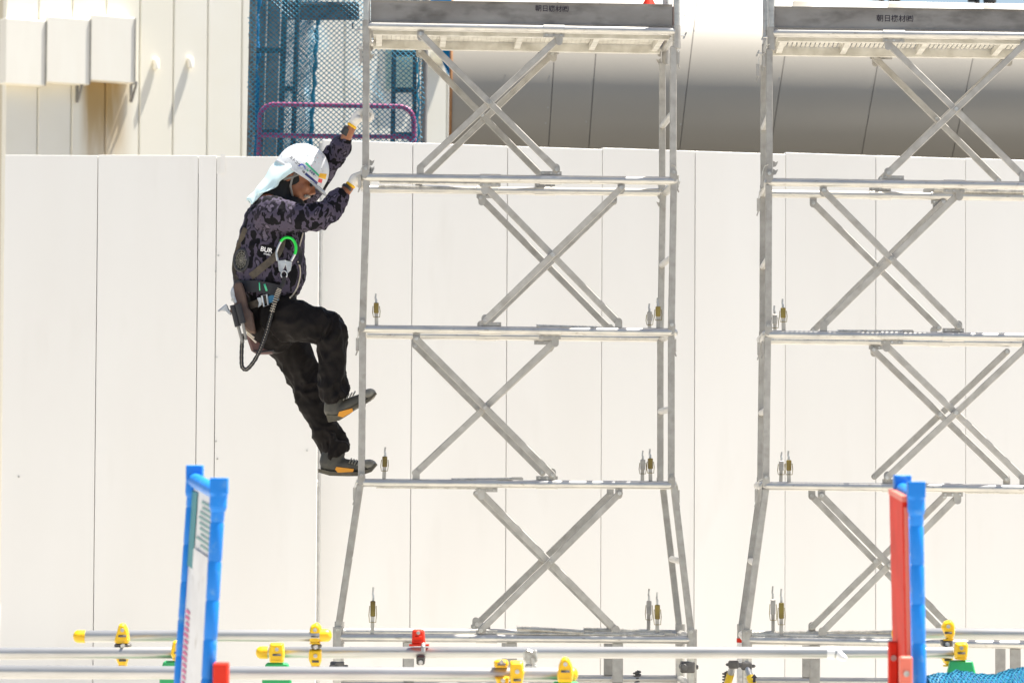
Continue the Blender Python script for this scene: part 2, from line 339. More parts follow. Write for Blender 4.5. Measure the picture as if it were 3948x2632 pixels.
# ------------------------------------------------------------------ building with a rounded white underside (right)
YC = 30.0
prof = []; th0, th1, N, RR = R(-40), R(124), 32, 1.9
yy, zz = 0.0, 0.0; S = 2.2
for i in range(N + 1):
    t = i/N; prof.append((yy, zz)); th = th0 + (th1 - th0)*(t**1.75); yy += math.sin(th)*S/N; zz -= math.cos(th)*S/N
ea = thing('rounded_building', 'white building with rounded panelled underside curving into shade behind right hoarding', 'building', V((4, YC, 0)))
AX = V((1, .035, -.0))                        # long axis, drawing away a little to the right
ZTOP = pt(2688, -4, YC).z
def seam_x(k):                                # (x at y = 0, x at y = 580) in photo pixels
    S0 = [(1746, 1738), (2151, 2114), (2313, 2269), (2688, 2620), (3059, 2970), (3428, 3325), (3799, 3676), (4171, 4028), (4543, 4380)]
    return S0[k]
def seam_pt(k, j, inset=0.0, out=0.0):
    a, c = seam_x(k); dy, dz = prof[j]
    px_ = a; 
    for _ in range(3):
        X0 = None
        Yp = YC + dy; d = ray(px_, 300); xw = d.x*(Yp/d.y)
        Yp += (xw - pt(2688, 0, YC).x)*.11; z = ZTOP + dz
        # photo row of this height, for the slant of the joint
        v = CM.transposed() @ (V((xw, Yp, z)) - EYE); py = H0/2 - v.y/(-v.z)*FPX
        px_ = a + (c - a)*py/580.0
    d = ray(px_, py); p = EYE + d*(Yp/d.y); p.z = z
    return V((p.x + inset, Yp - out, z))
for k in range(8):
    b = B(); rows = []
    for j in range(N + 1): 
        pa, pb = seam_pt(k, j, .003), seam_pt(k + 1, j, -.003)
        rows.append([pa + (pb - pa)*u for u in (0, .25, .5, .75, 1)])
    rows = [[q + V((0, .25, .03)) for q in rows[0]]] + rows; nr_, nc_ = len(rows), 5
    for s_ in (0, 1):
        b.grid([[q + V((0, .012*s_, .012*s_)) for q in r] for r in rows])
    o_ = nr_*nc_; rim_ = [i*nc_ for i in range(nr_)] + [(nr_ - 1)*nc_ + i for i in range(1, nc_)] + [i*nc_ + nc_ - 1 for i in range(nr_ - 2, -1, -1)] + [i for i in range(nc_ - 2, 0, -1)]
    b.f += [(rim_[i], rim_[(i + 1) % len(rim_)], rim_[(i + 1) % len(rim_)] + o_, rim_[i] + o_) for i in range(len(rim_))]
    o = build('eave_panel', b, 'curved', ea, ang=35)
b = B(); rows = []
for j in range(N + 1): rows.append([seam_pt(0, j, .02) + V((0, .05, .0)), seam_pt(8, j, -.02) + V((0, .05, 0))])
b.grid([[p + V((0, .3, .0)) for p in rows[0]]] + rows); build('joint_backing', b, 'greybld', ea)
pa, pb = seam_pt(0, N), seam_pt(8, N)
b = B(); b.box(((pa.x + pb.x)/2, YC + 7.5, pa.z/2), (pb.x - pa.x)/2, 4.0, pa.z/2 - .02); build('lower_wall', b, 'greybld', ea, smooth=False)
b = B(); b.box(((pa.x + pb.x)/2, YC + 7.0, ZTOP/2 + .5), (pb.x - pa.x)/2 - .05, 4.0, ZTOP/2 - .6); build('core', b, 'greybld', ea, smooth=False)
b = B(); rows = [[seam_pt(0, j, -.02), seam_pt(0, j, .006)] for j in range(N + 1)]
b.grid([[p + V((0, -.012, 0)) for p in r] for r in rows]); o = build('timber_edge', b, 'timber', ea); md = o.modifiers.new('t', 'SOLIDIFY'); md.thickness = .03
for k, dx in [(3, -.03), (4, 0), (5, 0), (6, 0), (7, 0)]:
    p = seam_pt(k, 0, dx) + V((0, .08, .045)); b = B()
    b.box(p + V((-.055, 0, .05)), .02, .03, .09); b.box(p + V((.035, 0, .05)), .022, .03, .09); b.box(p + V((-.10, 0, .01)), .035, .03, .02); b.ell(p + V((.06, 0, .0)), .06, .04, .035)
    build('clamp_block', b, 'black', ea, smooth=False)
eb = B(); eb.grid([[seam_pt(k, j) for k in range(9)] for j in range(N + 1)])
from mathutils.bvhtree import BVHTree
EBV = BVHTree.FromPolygons([tuple(v) for v in eb.v], eb.f)
for (x, y) in [(1950, 195), (2128, 195), (2120, 290), (2113, 415), (1935, 470), (2104, 475), (1948, 290), (2260, 470), (2640, 60), (2676, 120), (2625, 480), (3005, 300), (3360, 330), (3345, 440), (2640, 360), (2290, 300)]:
    h = EBV.ray_cast(EYE, ray(x, y).normalized())
    if h[0] is not None: b = B(); b.cyl(h[0] + YA*.004, h[0] - YA*.004, .0055, 8); build('rivet', b, 'bolt', ea)
# blue tarpaulin hanging at its left end
YT = 29.6; b = B(); out = [(1655, -60), (1741, -60), (1741, 150), (1740, 300), (1722, 280), (1706, 240), (1694, 200), (1680, 150), (1664, 60)]
b.prism([pt(x, y, YT) + V((0, .03*math.sin(x*.11), 0)) for (x, y) in out], V((0, .012, 0)))
tag(build('tarpaulin', b, 'tarp', smooth=False), 'blue tarpaulin strip hanging beside the rounded white building', 'tarpaulin')

# ------------------------------------------------------------------ steel stair frame wrapped in blue net (between worker and building)
YN = 23.6
nf = thing('lift_frame', 'dark steel lift frame with magenta hoop rails behind the blue net', 'steel frame', V((pt(1300, 0, YN).x, YN, 0)))
def vpost(name, xt, xbm, hw, m, Y, dep=None, round_=False, ytop=-120):
    p0 = pt(xt + (xt - xbm)*(-ytop)/560.0, ytop, Y); p1 = pt(xbm, 560, Y); d = (p1 - p0); p2 = p0 + d*(p0.z/(p0.z - p1.z)); p2.z = .01
    b = B(); r = hw/ppm(Y)
    if round_: b.cyl(p0, p2, r, 14)
    else: b.bar(p0, p2, 2*r, dep or 2*r, YA, rnd=False)
    return build(name, b, m, nf, smooth=round_)
vpost('corner_post', 977, 966, 15, 'dark', YN, round_=True); vpost('post', 1014, 1004, 12, 'dark', YN + .3)
vpost('column', 1058, 1040, 27, 'column', YN + .5, .12); vpost('column_flange', 1028, 1012, 5, 'column', YN + .4, .2)
vpost('post', 1099, 1081, 11, 'frame', YN); vpost('post', 1149, 1130, 10, 'frame', YN + .15, round_=True)
vpost('post', 1522, 1514, 9, 'frame', YN); vpost('post', 1602, 1596, 8, 'frame', YN + .1); vpost('corner_post', 1641, 1633, 13, 'column', YN + .2, round_=True)
def rail(name, x0, x1, y0, y1, hh, m, Y):
    p0, p1 = pt(x0, y0, Y), pt(x1, y1, Y); b = B(); b.bar(p0, p1, 2*hh/ppm(Y), .05, YA, rnd=False); return build(name, b, m, nf, smooth=False)
rail('rail', 975, 1092, 195, 195, 9, 'frame', YN + .03); rail('rail', 966, 1086, 509, 509, 9, 'frame', YN + .03)
rail('rail', 1092, 1140, 343, 343, 8, 'frame', YN + .06)
for y in (207, 348, 520): rail('rail', 1520, 1606, y, y + 1, 9, 'frame', YN + .02)
rail('header_beam', 1092, 1384, 46, 48, 30, 'dark', YN + .25); rail('beam_flange', 1092, 1376, 13, 15, 5, 'column', YN + .2)
b = B(); q = pt(1360, 85, YN); b.cyl(q, q - ZA*.05, .006, 6); build('hanging_bolt', b, 'dark', nf)
# magenta hoop rails
def arc(c, r, a0, a1, n, Y): return [pt(c[0] + r*math.cos(R(a0 + (a1 - a0)*i/n)), c[1] - r*math.sin(R(a0 + (a1 - a0)*i/n)), Y) for i in range(n + 1)]
YH = YN - .12
b = B(); path = [pt(996, 640, YH), pt(1000, 520, YH)] + arc((1056, 458), 55, 180, 90, 8, YH) + [pt(1300, 407, YH)] + arc((1538, 468), 57, 90, 0, 8, YH) + [pt(1597, 640, YH)]
b.tube(path, .0172, 12); build('hoop_rail', b, 'magenta', nf)
b = B(); b.tube([pt(1000, 522, YH), pt(1300, 526, YH), pt(1560, 528, YH)] + arc((1560, 560), 32, 80, 10, 5, YH), .016, 12); build('lower_hoop_rail', b, 'magenta', nf)
b = B(); b.tube([pt(1617 + 3*math.sin(i*.9), 190 + i*20, YN - .02) for i in range(20)], .008, 6)
tag(build('rope', b, 'rope'), 'beige rope tied down the right post of the lift frame', 'rope')
# net: diamond mesh, one sheet in front, a second folded one behind, gathered edges
def net(x0, x1, y0, y1, pw, ph, Yf, r, warp, n=3):
    b = B(); slope = ph/pw; step = 10.0
    span = (x1 - x0) + (y1 - y0)/slope
    for s in (1, -1):
        k = 0
        while k*pw < span + 1:
            st = (x0 - (y1 - y0)/slope if s > 0 else x0) + k*pw; k += 1
            pts = []
            for i in range(int((y1 - y0)/step) + 1):
                y = y0 + i*step; x = st + s*(y - y0)/slope
                if x < x0 or x > x1:
                    if len(pts) > 1: b.tube(pts, r, n, cap=False)
                    pts = []; continue
                xx, y2 = warp(x, y); pts.append(pt(xx, y2, Yf(x, y)))
            if len(pts) > 1: b.tube(pts, r, n, cap=False)
    return b
def w1(x, y): return x + 3.5*math.sin(y*.021 + x*.004) - (y - 300)*.012*(1 if x < 1000 else .3), y + 3*math.sin(x*.017)
def Y1(x, y): return 23.3 + .03*math.sin(x*.02) + .02*math.sin(y*.015 + 1) + (.25*max(0, (985 - x)/30)**1.2 if x < 985 else 0)
sn = thing('safety_net', 'blue diamond mesh safety net stretched over the lift frame', 'net', V((pt(1300, 0, 23.3).x, 23.3, 0)))
build('mesh_cords', net(956, 1636, -40, 640, 21.0, 19.0, Y1, .0032, w1), 'netblue', sn)['kind'] = 'stuff'
def w2(x, y): return 962 + (x - 956)*.5 + 6*math.sin(y*.03 + x*.02) - (y - 0)*.035*(x - 956)/300, y + 14*math.sin(x*.02 + y*.01) + (x - 956)*.18
build('folded_cords', net(956, 1476, -140, 560, 17.0, 13.0, lambda x, y: 24.3 + .08*math.sin(x*.05), .0034, w2), 'netdark', sn)['kind'] = 'stuff'
b = B(); b.tube([pt(1226 - 30*i/24 + 3*math.sin(i*1.7), 60 + i*22, 24.2) for i in range(25)], [.014 + .005*math.sin(i*2.3) for i in range(25)], 7); build('gathered_edge', b, 'netdark', sn)
b = B(); b.tube([pt(992 - 14*i/30 + 4*math.sin(i*.8), -30 + i*22, 23.75) for i in range(31)], [.02 + .007*math.sin(i*1.3) + .012*i/30 for i in range(31)], 9); build('gathered_bundle', b, 'netbulk', sn)
b = B(); b.tube([pt(1612 + 4*math.sin(i*1.3), 190 + i*20, 23.28) for i in range(20)], [.008 + .004*math.sin(i*2.1) for i in range(20)], 6); build('gathered_border', b, 'netblue', sn)
# ================================================================== folding scaffold towers
def tower(label, Y0, x0, yaw, near_lv, posts_l, posts_r, far_l, braces, braces_far, collars, lugs, springs, pins, clips, hooks, toe, deck_gap, width=None):
    d = V((math.sin(yaw), math.cos(yaw), 0)); w = V((math.cos(yaw), -math.sin(yaw), 0)); DD = .655
    o = pt(x0, 1200, Y0)
    NP = lambda x, y, off=0: ppl(x, y, o + d*off, d)
    FP = lambda x, y, off=0: ppl(x, y, o + d*(DD + off), d)
    base = NP(x0, 2400) + w*.78 + d*DD/2; base.z = 0
    root = thing('scaffold_tower', label, 'scaffold', base, 'folding steel scaffold towers')
    n = -d
    def extend(pa, pb): return pa + (pb - pa).normalized()*width if width else pb
    LV = []
    for i, (xa, ya, xb_, yb_) in enumerate(near_lv):
        a, c = NP(xa, ya, -.008), NP(xb_, yb_, -.008)
        if width: c = a + (c - a).normalized()*(width + (.12 if i == 4 else 0))
        LV.append((a, c))
        cr = .035; path = []
        corners = [a, c, c + d*(DD + .016), a + d*(DD + .016)]
        for k in range(4):
            p, q, s_ = corners[k - 1], corners[k], corners[(k + 1) % 4]
            u, v_ = (p - q).normalized(), (s_ - q).normalized()
            for t in range(6):
                an = t/5*math.pi/2; path.append(q + u*cr*(1 - math.sin(an)) + v_*cr*(1 - math.cos(an)))
        b = B(); b.tube(path, .0208, 14, closed=True); build('level_hoop', b, 'rod', root)
    wv = (LV[0][1] - LV[0][0]).normalized(); up = w.cross(-d).normalized(); up = ZA
    def along(i, x, far=False):          # point on level rod i under photo column x
        a, c = LV[i]; 
        if far: a, c = a + d*(DD + .016), c + d*(DD + .016)
        pa = NP(x, near_lv[i][1], -.008) if not far else FP(x, near_lv[i][1], .008)
        t = (pa - a).dot(wv); return a + (c - a).normalized()*t
    # posts, bay by bay
    def post(p, q):
        b = B(); b.bar(p, q, .033, .03, d, rnd=False); o_ = build('post', b, 'post', root, smooth=False, bevel=.003)
        for e in (p, q):
            pass
        return o_
    for k in range(4):
        for (pl, left) in ((posts_l, True), (posts_r, False)):
            (xa, ya, xb_, yb_) = pl[k]
            if width and not left:
                p = NP(*posts_l[k][:2]) + wv*(width - .02 if k < 3 else width - .02); q = NP(*posts_l[k][2:]) + wv*(width - .02 if k < 3 else width + .20)
            else: p, q = NP(xa, ya), NP(xb_, yb_)
            post(p, q)
            fp, fq = p + d*DD, q + d*DD
            post(fp, fq)
            # hinge plates and bolts at the foot of every post, near and far
            for (e, f_, nn) in ((q, p, -d), (fq, fp, d)):
                u = (f_ - e).normalized(); c0 = e + u*.03
                b = B(); b.bar(c0 - u*.03, c0, .036, .006, d); b.v = [v + nn*.021 for v in b.v]; hp = build('hinge_plate', b, 'post', root, smooth=False)
                b = B(); b.cyl(c0 + nn*.024, c0 + nn*.034, .0095, 6); build('bolt', b, 'bolt', hp, smooth=False)
            # mid rung between near and far post (the climbing rungs at the ends)
            m = p + (q - p)*.5; b = B(); b.cyl(m + d*.012, m + d*(DD - .012), .0165, 12); build('rung', b, 'rod', root)
    # braces
    def brace(p, q, front, far):
        off = (-.013 if front else .005) if not far else (.013 if front else -.005)
        b = B(); b.bar(p + d*off, q + d*off, .033, .014, d); o_ = build('brace', b, 'brace', root, smooth=False, bevel=.0025)
        nn = -d if not far else -d
        for e in (p, q):
            b = B(); b.cyl(e + d*(off) + nn*.006, e + d*off + nn*.016, .0105, 6); build('bolt', b, 'bolt', o_, smooth=False)
        return o_
    for (A, Bb, fr) in braces:
        pa, qa, pb, qb = NP(*A[:2]), NP(*A[2:]), NP(*Bb[:2]), NP(*Bb[2:])
        brace(pa, qa, fr == 'A', False); brace(pb, qb, fr == 'B', False)
        # centre bolt
        den = (qa - pa); e = (qb - pb); 
        t = ((pb - pa).cross(e)).length/max(1e-6, den.cross(e).length); c = pa + den*t
        b = B(); b.cyl(c - d*.018, c - d*.03, .0115, 6); build('centre_bolt', b, 'bolt', root, smooth=False)
    for (A, Bb, fr) in braces_far:
        brace(FP(*A[:2]), FP(*A[2:]), fr == 'A', True); brace(FP(*Bb[:2]), FP(*Bb[2:]), fr == 'B', True)
        c = FP((A[0] + A[2])/2, (A[1] + A[3])/2); b = B(); b.cyl(c - d*.01, c - d*.024, .0115, 6); build('centre_bolt', b, 'bolt', root, smooth=False)
    # sliding collars with lugs
    for (lv, xa, xb_, up_, far) in collars:
        pa, pb = along(lv, xa, far), along(lv, xb_, far); b = B(); b.cyl(pa, pb, .0245, 16)
        o_ = build('sliding_collar', b, 'rod', root); s = 1 if up_ else -1
        b = B(); mid = (pa + pb)/2; b.bar(pa + ZA*s*.03, pb + ZA*s*.03, .022, .012, d, rnd=False)
        tip = pa + (pb - pa)*(.25 if lugs.get((lv, xa), 0) == 0 else .75)
        b.bar(tip + ZA*s*.034, tip + ZA*s*.062, .036, .008, d); build('lug', b, 'post', o_, smooth=False)
        b = B()
        for t in (.15, .5, .85):
            e = pa + (pb - pa)*t + ZA*s*.031; b.cyl(e - d*.006, e - d*.013, .006, 6)
        build('rivets', b, 'bolt', o_, smooth=False)['kind'] = 'stuff'
    for (lv, x, up_, far) in lugs['fixed']:
        p = along(lv, x, far); s = 1 if up_ else -1; b = B(); b.bar(p + ZA*s*.012, p + ZA*s*.052, .036, .009, d); build('lug', b, 'post', root, smooth=False)
    for (xa, ya, xb_, yb_, far, rad) in springs:
        pa = (FP if far else NP)(xa, ya, .0); pb = (FP if far else NP)(xb_, yb_, .0); off = d*(-.01 if not far else 0)
        L = (pb - pa).length; b = B(); b.helix(pa + off, pb + off, rad, .0022, max(6, L/.0072), 4, 7); sp = build('spring', b, 'spring', root)
        b = B(); b.cyl(pa + off, pb + off, rad*.72, 8); build('spring_core', b, 'spring', sp)
        b = B(); u = (pb - pa).normalized(); b.bar(pb + off, pb + off + u*.045, .02, .005, d); build('spring_end_plate', b, 'post', sp, smooth=False)
    for (x, yb_, yt, far) in pins:
        p, q = (FP if far else NP)(x, yb_), (FP if far else NP)(x + 2, yt); h = q - p; tl = random.uniform(-.05, .05); q = q + w*(tl*(q - p).length); h = q - p; pn = None
        b = B(); b.bar(p - ZA*.01, p + h*.62, .018, .016, d, rnd=False); pn = build('lock_pin', b, 'post', root, smooth=False, bevel=.002)
        b = B(); b.box(p + h*.56 - d*.008, .0125, .011, h.length*.16, (w, d, ZA)); build('latch', b, 'gold' if not far else 'post', pn, smooth=False, bevel=.003)
        b = B(); b.tube([p + h*.70, p + h*.82, p + h*.86 - w*.003, p + h], [.006, .006, .0045, .0045], 8); build('pin_tip', b, 'bolt', pn)
        b = B(); a0 = p + h*.62 - d*.012; b.tube([a0 - w*.016, p + h*.42 - w*.019 - d*.012, p + h*.28 - w*.015 - d*.012, p + h*.28 + w*.016 - d*.012, p + h*.45 + w*.019 - d*.012, a0 + w*.016], .002, 5); build('wire_loop', b, 'gold', pn)
    for (x, y, s) in clips:
        p = NP(x, y, -.005); b = B(); b.bar(p + ZA*.02, p - ZA*.045, .016, .012, d, rnd=False)
        b.bar(p - ZA*.045, p - ZA*.068 + w*s*.008, .007, .01, d, rnd=False); cl = build('latch_clip', b, 'brace', root, smooth=False, bevel=.002)
        b = B(); b.tube([p + ZA*.015 - d*.01, p + ZA*.04 - w*s*.004 - d*.01, p + ZA*.062 - w*s*.012 - d*.01, p + ZA*.07 - w*s*.03 - d*.012], .0022, 5); build('clip_wire', b, 'spring', cl)
    for (x, y, s, far) in hooks:
        p = (FP if far else NP)(x, y, .012 if not far else 0)
        sh = [(0, 0), (.014, .004), (.022, .018), (.026, .03), (.019, .027), (.013, .024), (.006, .03), (0, .032)]
        b = B(); b.prism([p + w*(s*a) + ZA*(c) for a, c in sh], d*.005)
        b.prism([p + w*(s*a) + ZA*(c - .04) for a, c in sh], d*.005); build('hook_plate', b, 'brace', root, smooth=False)
    # deck: side beams, cross members and slats at the top level
    a, c = LV[0]; a, c = a + w*.03, c - w*.03; L = (c - a).length; wd_ = (c - a).normalized()
    for e in (.055, DD - .045):
        b = B(); p, q = a + d*e - ZA*.006, c + d*e - ZA*.006; b.bar(p, q, .05, .012, d, rnd=False); b.bar(p - ZA*.024 + d*.018, q - ZA*.024 + d*.018, .008, .045, d, rnd=False); build('deck_beam', b, 'deck', root, smooth=False)
    for t in (.02, .24, .5, .76, .98):
        m = a + wd_*(L*t) - ZA*.01; b = B(); b.bar(m + d*.06, m + d*(DD - .05), .03, .03, ZA, rnd=False); build('deck_cross_member', b, 'deck', root, smooth=False)
    ns = 64; sm = None
    for i in range(ns):
        m = a + wd_*(L*(i + .5)/ns) + ZA*(.012); b = B(); b.box(m + d*DD/2 + d*.005, L/ns/2*(1 - deck_gap), DD/2 - .065, .004, (wd_, d, ZA))
        build('deck_slat', b, 'deck', root, smooth=False)
    # toe boards, corner sockets, guard posts
    (xa, ya0, ya1, xb_, yb0, yb1) = toe
    q = [NP(xa, ya0, -.0), NP(xb_, yb0, -.0), NP(xb_, yb1, -.0), NP(xa, ya1, -.0)]
    if width: u = (q[1] - q[0]).normalized(); q[1] = q[0] + u*(width - .05); q[2] = q[3] + u*(width - .05)
    b = B(); b.prism(q, d*.012); u0 = (q[1] - q[0]).normalized(); 
    b.prism([q[0] - d*.008, q[1] - d*.008, q[1] + d*.02, q[0] + d*.02], ZA*.006)
    b.prism([q[3] - d*.006, q[2] - d*.006, q[2] + d*.02, q[3] + d*.02], -ZA*.006)
    tb = build('toe_board', b, 'toe', root, smooth=False)
    b = B(); b.prism([p + d*(DD) for p in q], d*.012); build('toe_board', b, 'toe', root, smooth=False)
    for (e0, e1) in ((q[0], q[3]), (q[1], q[2])):
        b = B(); b.prism([e0 + d*.03, e1 + d*.03, e1 + d*(DD - .03), e0 + d*(DD - .03)], wd_*.012); build('end_toe_board', b, 'toe', root, smooth=False)
    for (cx, s) in ((LV[0][0], -1), (LV[0][1], 1)):
        for f_ in (0, DD):
            p = cx + d*(f_ + .008) + wd_*(.004*s); b = B(); b.cyl(p - ZA*.085, p + ZA*.03, .0205, 14); so_ = build('corner_socket', b, 'post', root)
            b = B(); b.cyl(p + ZA*.03, p + ZA*1.05, .0165, 12); build('guard_post', b, 'rod', root)
            b = B(); e = p - ZA*.02 + wd_*(s*.02); b.cyl(e, e + wd_*(s*.022), .005, 8); b.bar(e + wd_*(s*.022) - ZA*.012 - wd_*.006, e + wd_*(s*.022) + ZA*.014 + wd_*.006, .008, .004, d); build('wing_screw', b, 'bolt', so_, smooth=False)
    for h in (.45, .95):
        for f_ in (0, DD): 
            b = B(); b.cyl(LV[0][0] + d*f_ + ZA*h, LV[0][1] + d*f_ + ZA*h, .0165, 10); build('guard_rail', b, 'rod', root)
    # base frame, corner legs, castors
    a, c = LV[4]; zb = .595
    for f_ in (0, DD):
        p, q_ = a + d*(f_ + .008), c + d*(f_ + .008); pz, qz = V((p.x, p.y, zb)), V((q_.x, q_.y, zb)); 
        b = B(); b.cyl(pz, qz, .021, 12); build('base_rail', b, 'rod', root)
        L2 = (q_ - p).length
        for t in (.20, .49, .79):
            m = p + (q_ - p)*t - ZA*.02; b = B(); b.bar(m, V((m.x, m.y, zb + .02)), .052, .02, d, rnd=False); build('base_upright', b, 'post', root, smooth=False, bevel=.003)
        for e in (p, q_):
            b = B(); b.cyl(e - ZA*.0, V((e.x, e.y, .24)), .0245, 14); lg = build('base_leg', b, 'rod', root)
            b = B(); b.cyl(e + ZA*.052, e - ZA*.06, .026, 14); build('leg_collar', b, 'post', lg)
            b = B(); b.cyl((e.x, e.y, .25), (e.x, e.y, .205), .035, 12); b.box((e.x - .038, e.y, .16), .004, .03, .06); b.box((e.x + .038, e.y, .16), .004, .03, .06); build('castor_fork', b, 'dark', lg, smooth=False)
            b = B(); b.tube([(e.x - .025, e.y, .1), (e.x - .02, e.y, .1), (e.x + .02, e.y, .1), (e.x + .025, e.y, .1)], [.085, .099, .099, .085], 20); build('castor_wheel', b, 'black', lg)
    for e in (a, c):
        for k in range(2):
            pass
        b = B(); p = V((e.x, e.y, zb)); b.cyl(p, p + d*DD, .021, 12); build('base_rail', b, 'rod', root)
    return root, NP, FP, LV, d, w, tb

near_lv = [(1416, 101, 2606, 122), (1402, 684, 2610, 698), (1394, 1268, 2600, 1281), (1388, 1860, 2598, 1870), (1303, 2456, 2668, 2465)]
posts_l = [(1412, 160, 1409, 676), (1414, 692, 1397, 1264), (1398, 1272, 1393, 1856), (1388, 1866, 1299, 2450)]
posts_r = [(2596, 180, 2595, 690), (2598, 704, 2588, 1276), (2588, 1286, 2588, 1866), (2598, 1874, 2666, 2456)]
br = [((1622, 134, 2146, 655), (2154, 148, 1620, 646), 'A'), ((1870, 719, 2385, 1244), (2395, 726, 1868, 1238), 'B'),
      ((1604, 1305, 2130, 1830), (2140, 1315, 1604, 1823), 'A'), ((1857, 1899, 2375, 2426), (2388, 1901, 1854, 2428), 'B')]
bf = [((1618, 199, 2098, 690), (2130, 209, 1638, 680), 'B'), ((1853, 762, 2352, 1268), (2364, 777, 1858, 1266), 'A'),
      ((1601, 1331, 2092, 1822), (2126, 1336, 1600, 1822), 'A'), ((1836, 1902, 2352, 2412), (2353, 1905, 1838, 2405), 'B')]
col = [(0, 2095, 2176, 0, 0), (1, 1850, 1930, 0, 0), (1, 2082, 2165, 1, 0), (2, 1849, 1932, 1, 0), (2, 2078, 2162, 0, 0), (3, 1836, 1918, 0, 0), (3, 2067, 2150, 1, 0), (4, 1835, 1917, 1, 0),
       (0, 2075, 2155, 0, 1), (1, 1838, 1920, 0, 1), (1, 2062, 2140, 1, 1), (2, 1834, 1912, 1, 1), (2, 2060, 2140, 0, 1), (4, 1815, 1890, 1, 1)]
lg = {'fixed': [(0, 1622, 0, 0), (1, 1620, 1, 0), (1, 2395, 0, 0), (2, 2385, 1, 0), (2, 1606, 0, 0), (3, 1604, 1, 0), (3, 2386, 0, 0), (4, 2375, 1, 0),
                (0, 1618, 0, 1), (1, 1615, 1, 1), (1, 2366, 0, 1), (2, 2352, 1, 1), (2, 1602, 0, 1), (3, 2353, 0, 1), (4, 2352, 1, 1)],
      (0, 2095): 1, (1, 2082): 1, (2, 2078): 1, (3, 2067): 1, (0, 2075): 1, (1, 2062): 1, (2, 2060): 1}
spr = [(1462, 722, 1925, 733, 1, .0135), (1462, 704, 1850, 709, 0, .006), (2060, 1296, 2500, 1304, 1, .0125), (2068, 1257, 2330, 1265, 0, .008),
       (1450, 1876, 1835, 1880, 0, .007), (1740, 1848, 1975, 1846, 0, .007), (1992, 2420, 2250, 2436, 0, .013), (1992, 2440, 2560, 2446, 0, .010), (2250, 2426, 2590, 2436, 1, .0125)]
pn = [(1452, 1258, 1132, 0), (2538, 1268, 1148, 0), (2504, 1284, 1170, 1), (1480, 1850, 1723, 0), (2508, 1858, 1730, 0), (2476, 1860, 1736, 1), (1435, 2450, 2262, 0), (2534, 2455, 2281, 0), (2500, 2434, 2268, 1)]
cl = [(1392, 205, -1), (1387, 690, -1), (1378, 1318, -1), (1367, 1893, -1), (2615, 215, 1), (2611, 690, 1), (2601, 1322, 1), (2614, 1903, 1)]
hk = [(1424, 640, 1, 0), (1424, 665, 1, 0), (2548, 720, -1, 1), (2548, 220, -1, 1), (2550, 770, -1, 1), (1424, 200, 1, 1)]
T1 = tower('complete folding steel scaffold tower the worker climbs, with toe board on top', 17.0, 1405, R(-2.25), near_lv, posts_l, posts_r, None, br, bf, col, lg, spr, pn, cl, hk, (1430, 5, 80, 2592, 23, 100), .06)
near_lv2 = [(2978, 128, 3947, 139), (2962, 702, 3948, 716), (2953, 1289, 3948, 1300), (2942, 1872, 3948, 1884), (2880, 2466, 3948, 2484)]
posts_l2 = [(2966, 190, 2966, 694), (2964, 712, 2962, 1280), (2960, 1298, 2953, 1864), (2953, 1884, 2874, 2460)]
br2 = [((3422, 167, 3944, 677), (3962, 160, 3425, 669), 'B'), ((3175, 737, 3695, 1259), (3696, 748, 3175, 1253), 'A'),
       ((3415, 1330, 3945, 1843), (3955, 1338, 3419, 1840), 'B'), ((3167, 1909, 3677, 2428), (3691, 1916, 3170, 2435), 'A')]
bf2 = [((3375, 226, 3848, 696), (3890, 215, 3398, 690), 'B'), ((3136, 782, 3620, 1263), (3637, 779, 3137, 1273), 'A'),
       ((3367, 1349, 3881, 1846), (3883, 1355, 3372, 1836), 'B'), ((3130, 1911, 3622, 2414), (3639, 1912, 3130, 2416), 'A')]
col2 = [(0, 3404, 3487, 0, 0), (1, 3402, 3485, 1, 0), (1, 3638, 3719, 0, 0), (2, 3397, 3481, 0, 0), (2, 3634, 3716, 1, 0), (3, 3402, 3480, 1, 0), (3, 3632, 3712, 0, 0), (4, 3640, 3720, 1, 0),
        (0, 3355, 3440, 0, 1), (1, 3352, 3435, 1, 1), (1, 3590, 3670, 0, 1), (2, 3350, 3430, 0, 1), (2, 3580, 3662, 1, 1)]
lg2 = {'fixed': [(0, 3948, 0, 0), (1, 3174, 0, 0), (1, 3944, 1, 0), (2, 3175, 1, 0), (2, 3955, 0, 0), (3, 3945, 1, 0), (3, 3167, 0, 0), (4, 3170, 1, 0),
                 (0, 3890, 0, 1), (1, 3136, 0, 1), (2, 3137, 1, 1), (3, 3130, 0, 1), (3, 3881, 1, 1), (4, 3130, 1, 1)], (3, 3632): 1, (1, 3638): 1, (2, 3634): 1}
spr2 = [(3948, 742, 3600, 735, 1, .0125), (3980, 726, 3725, 722, 0, .006), (2985, 1308, 3392, 1313, 1, .0125), (3230, 1277, 3480, 1279, 0, .008), (3555, 1868, 3640, 1870, 0, .008), (3720, 1897, 3960, 1899, 0, .006),
        (2898, 2440, 3440, 2436, 1, .012), (2900, 2450, 3440, 2462, 0, .009)]
pn2 = [(3021, 1275, 1152, 0), (2989, 1298, 1178, 1), (3042, 1864, 1737, 0), (3010, 1862, 1742, 1), (3012, 2460, 2268, 0), (2981, 2440, 2258, 1)]
cl2 = [(2922, 262, -1), (2946, 225, -1), (2938, 690, -1), (2924, 780, -1), (2926, 1335, -1), (2942, 1330, -1), (2916, 1900, -1), (2934, 1898, -1)]
hk2 = [(2980, 645, 1, 0)]
T2 = tower('folding steel scaffold tower at right, cut off by the picture edge', 16.95, 2962, R(1.75), near_lv2, posts_l2, posts_l2, None, br2, bf2, col2, lg2, spr2, pn2, cl2, hk2, (2984, 30, 105, 3948, 42, 118), .32, width=1.56)
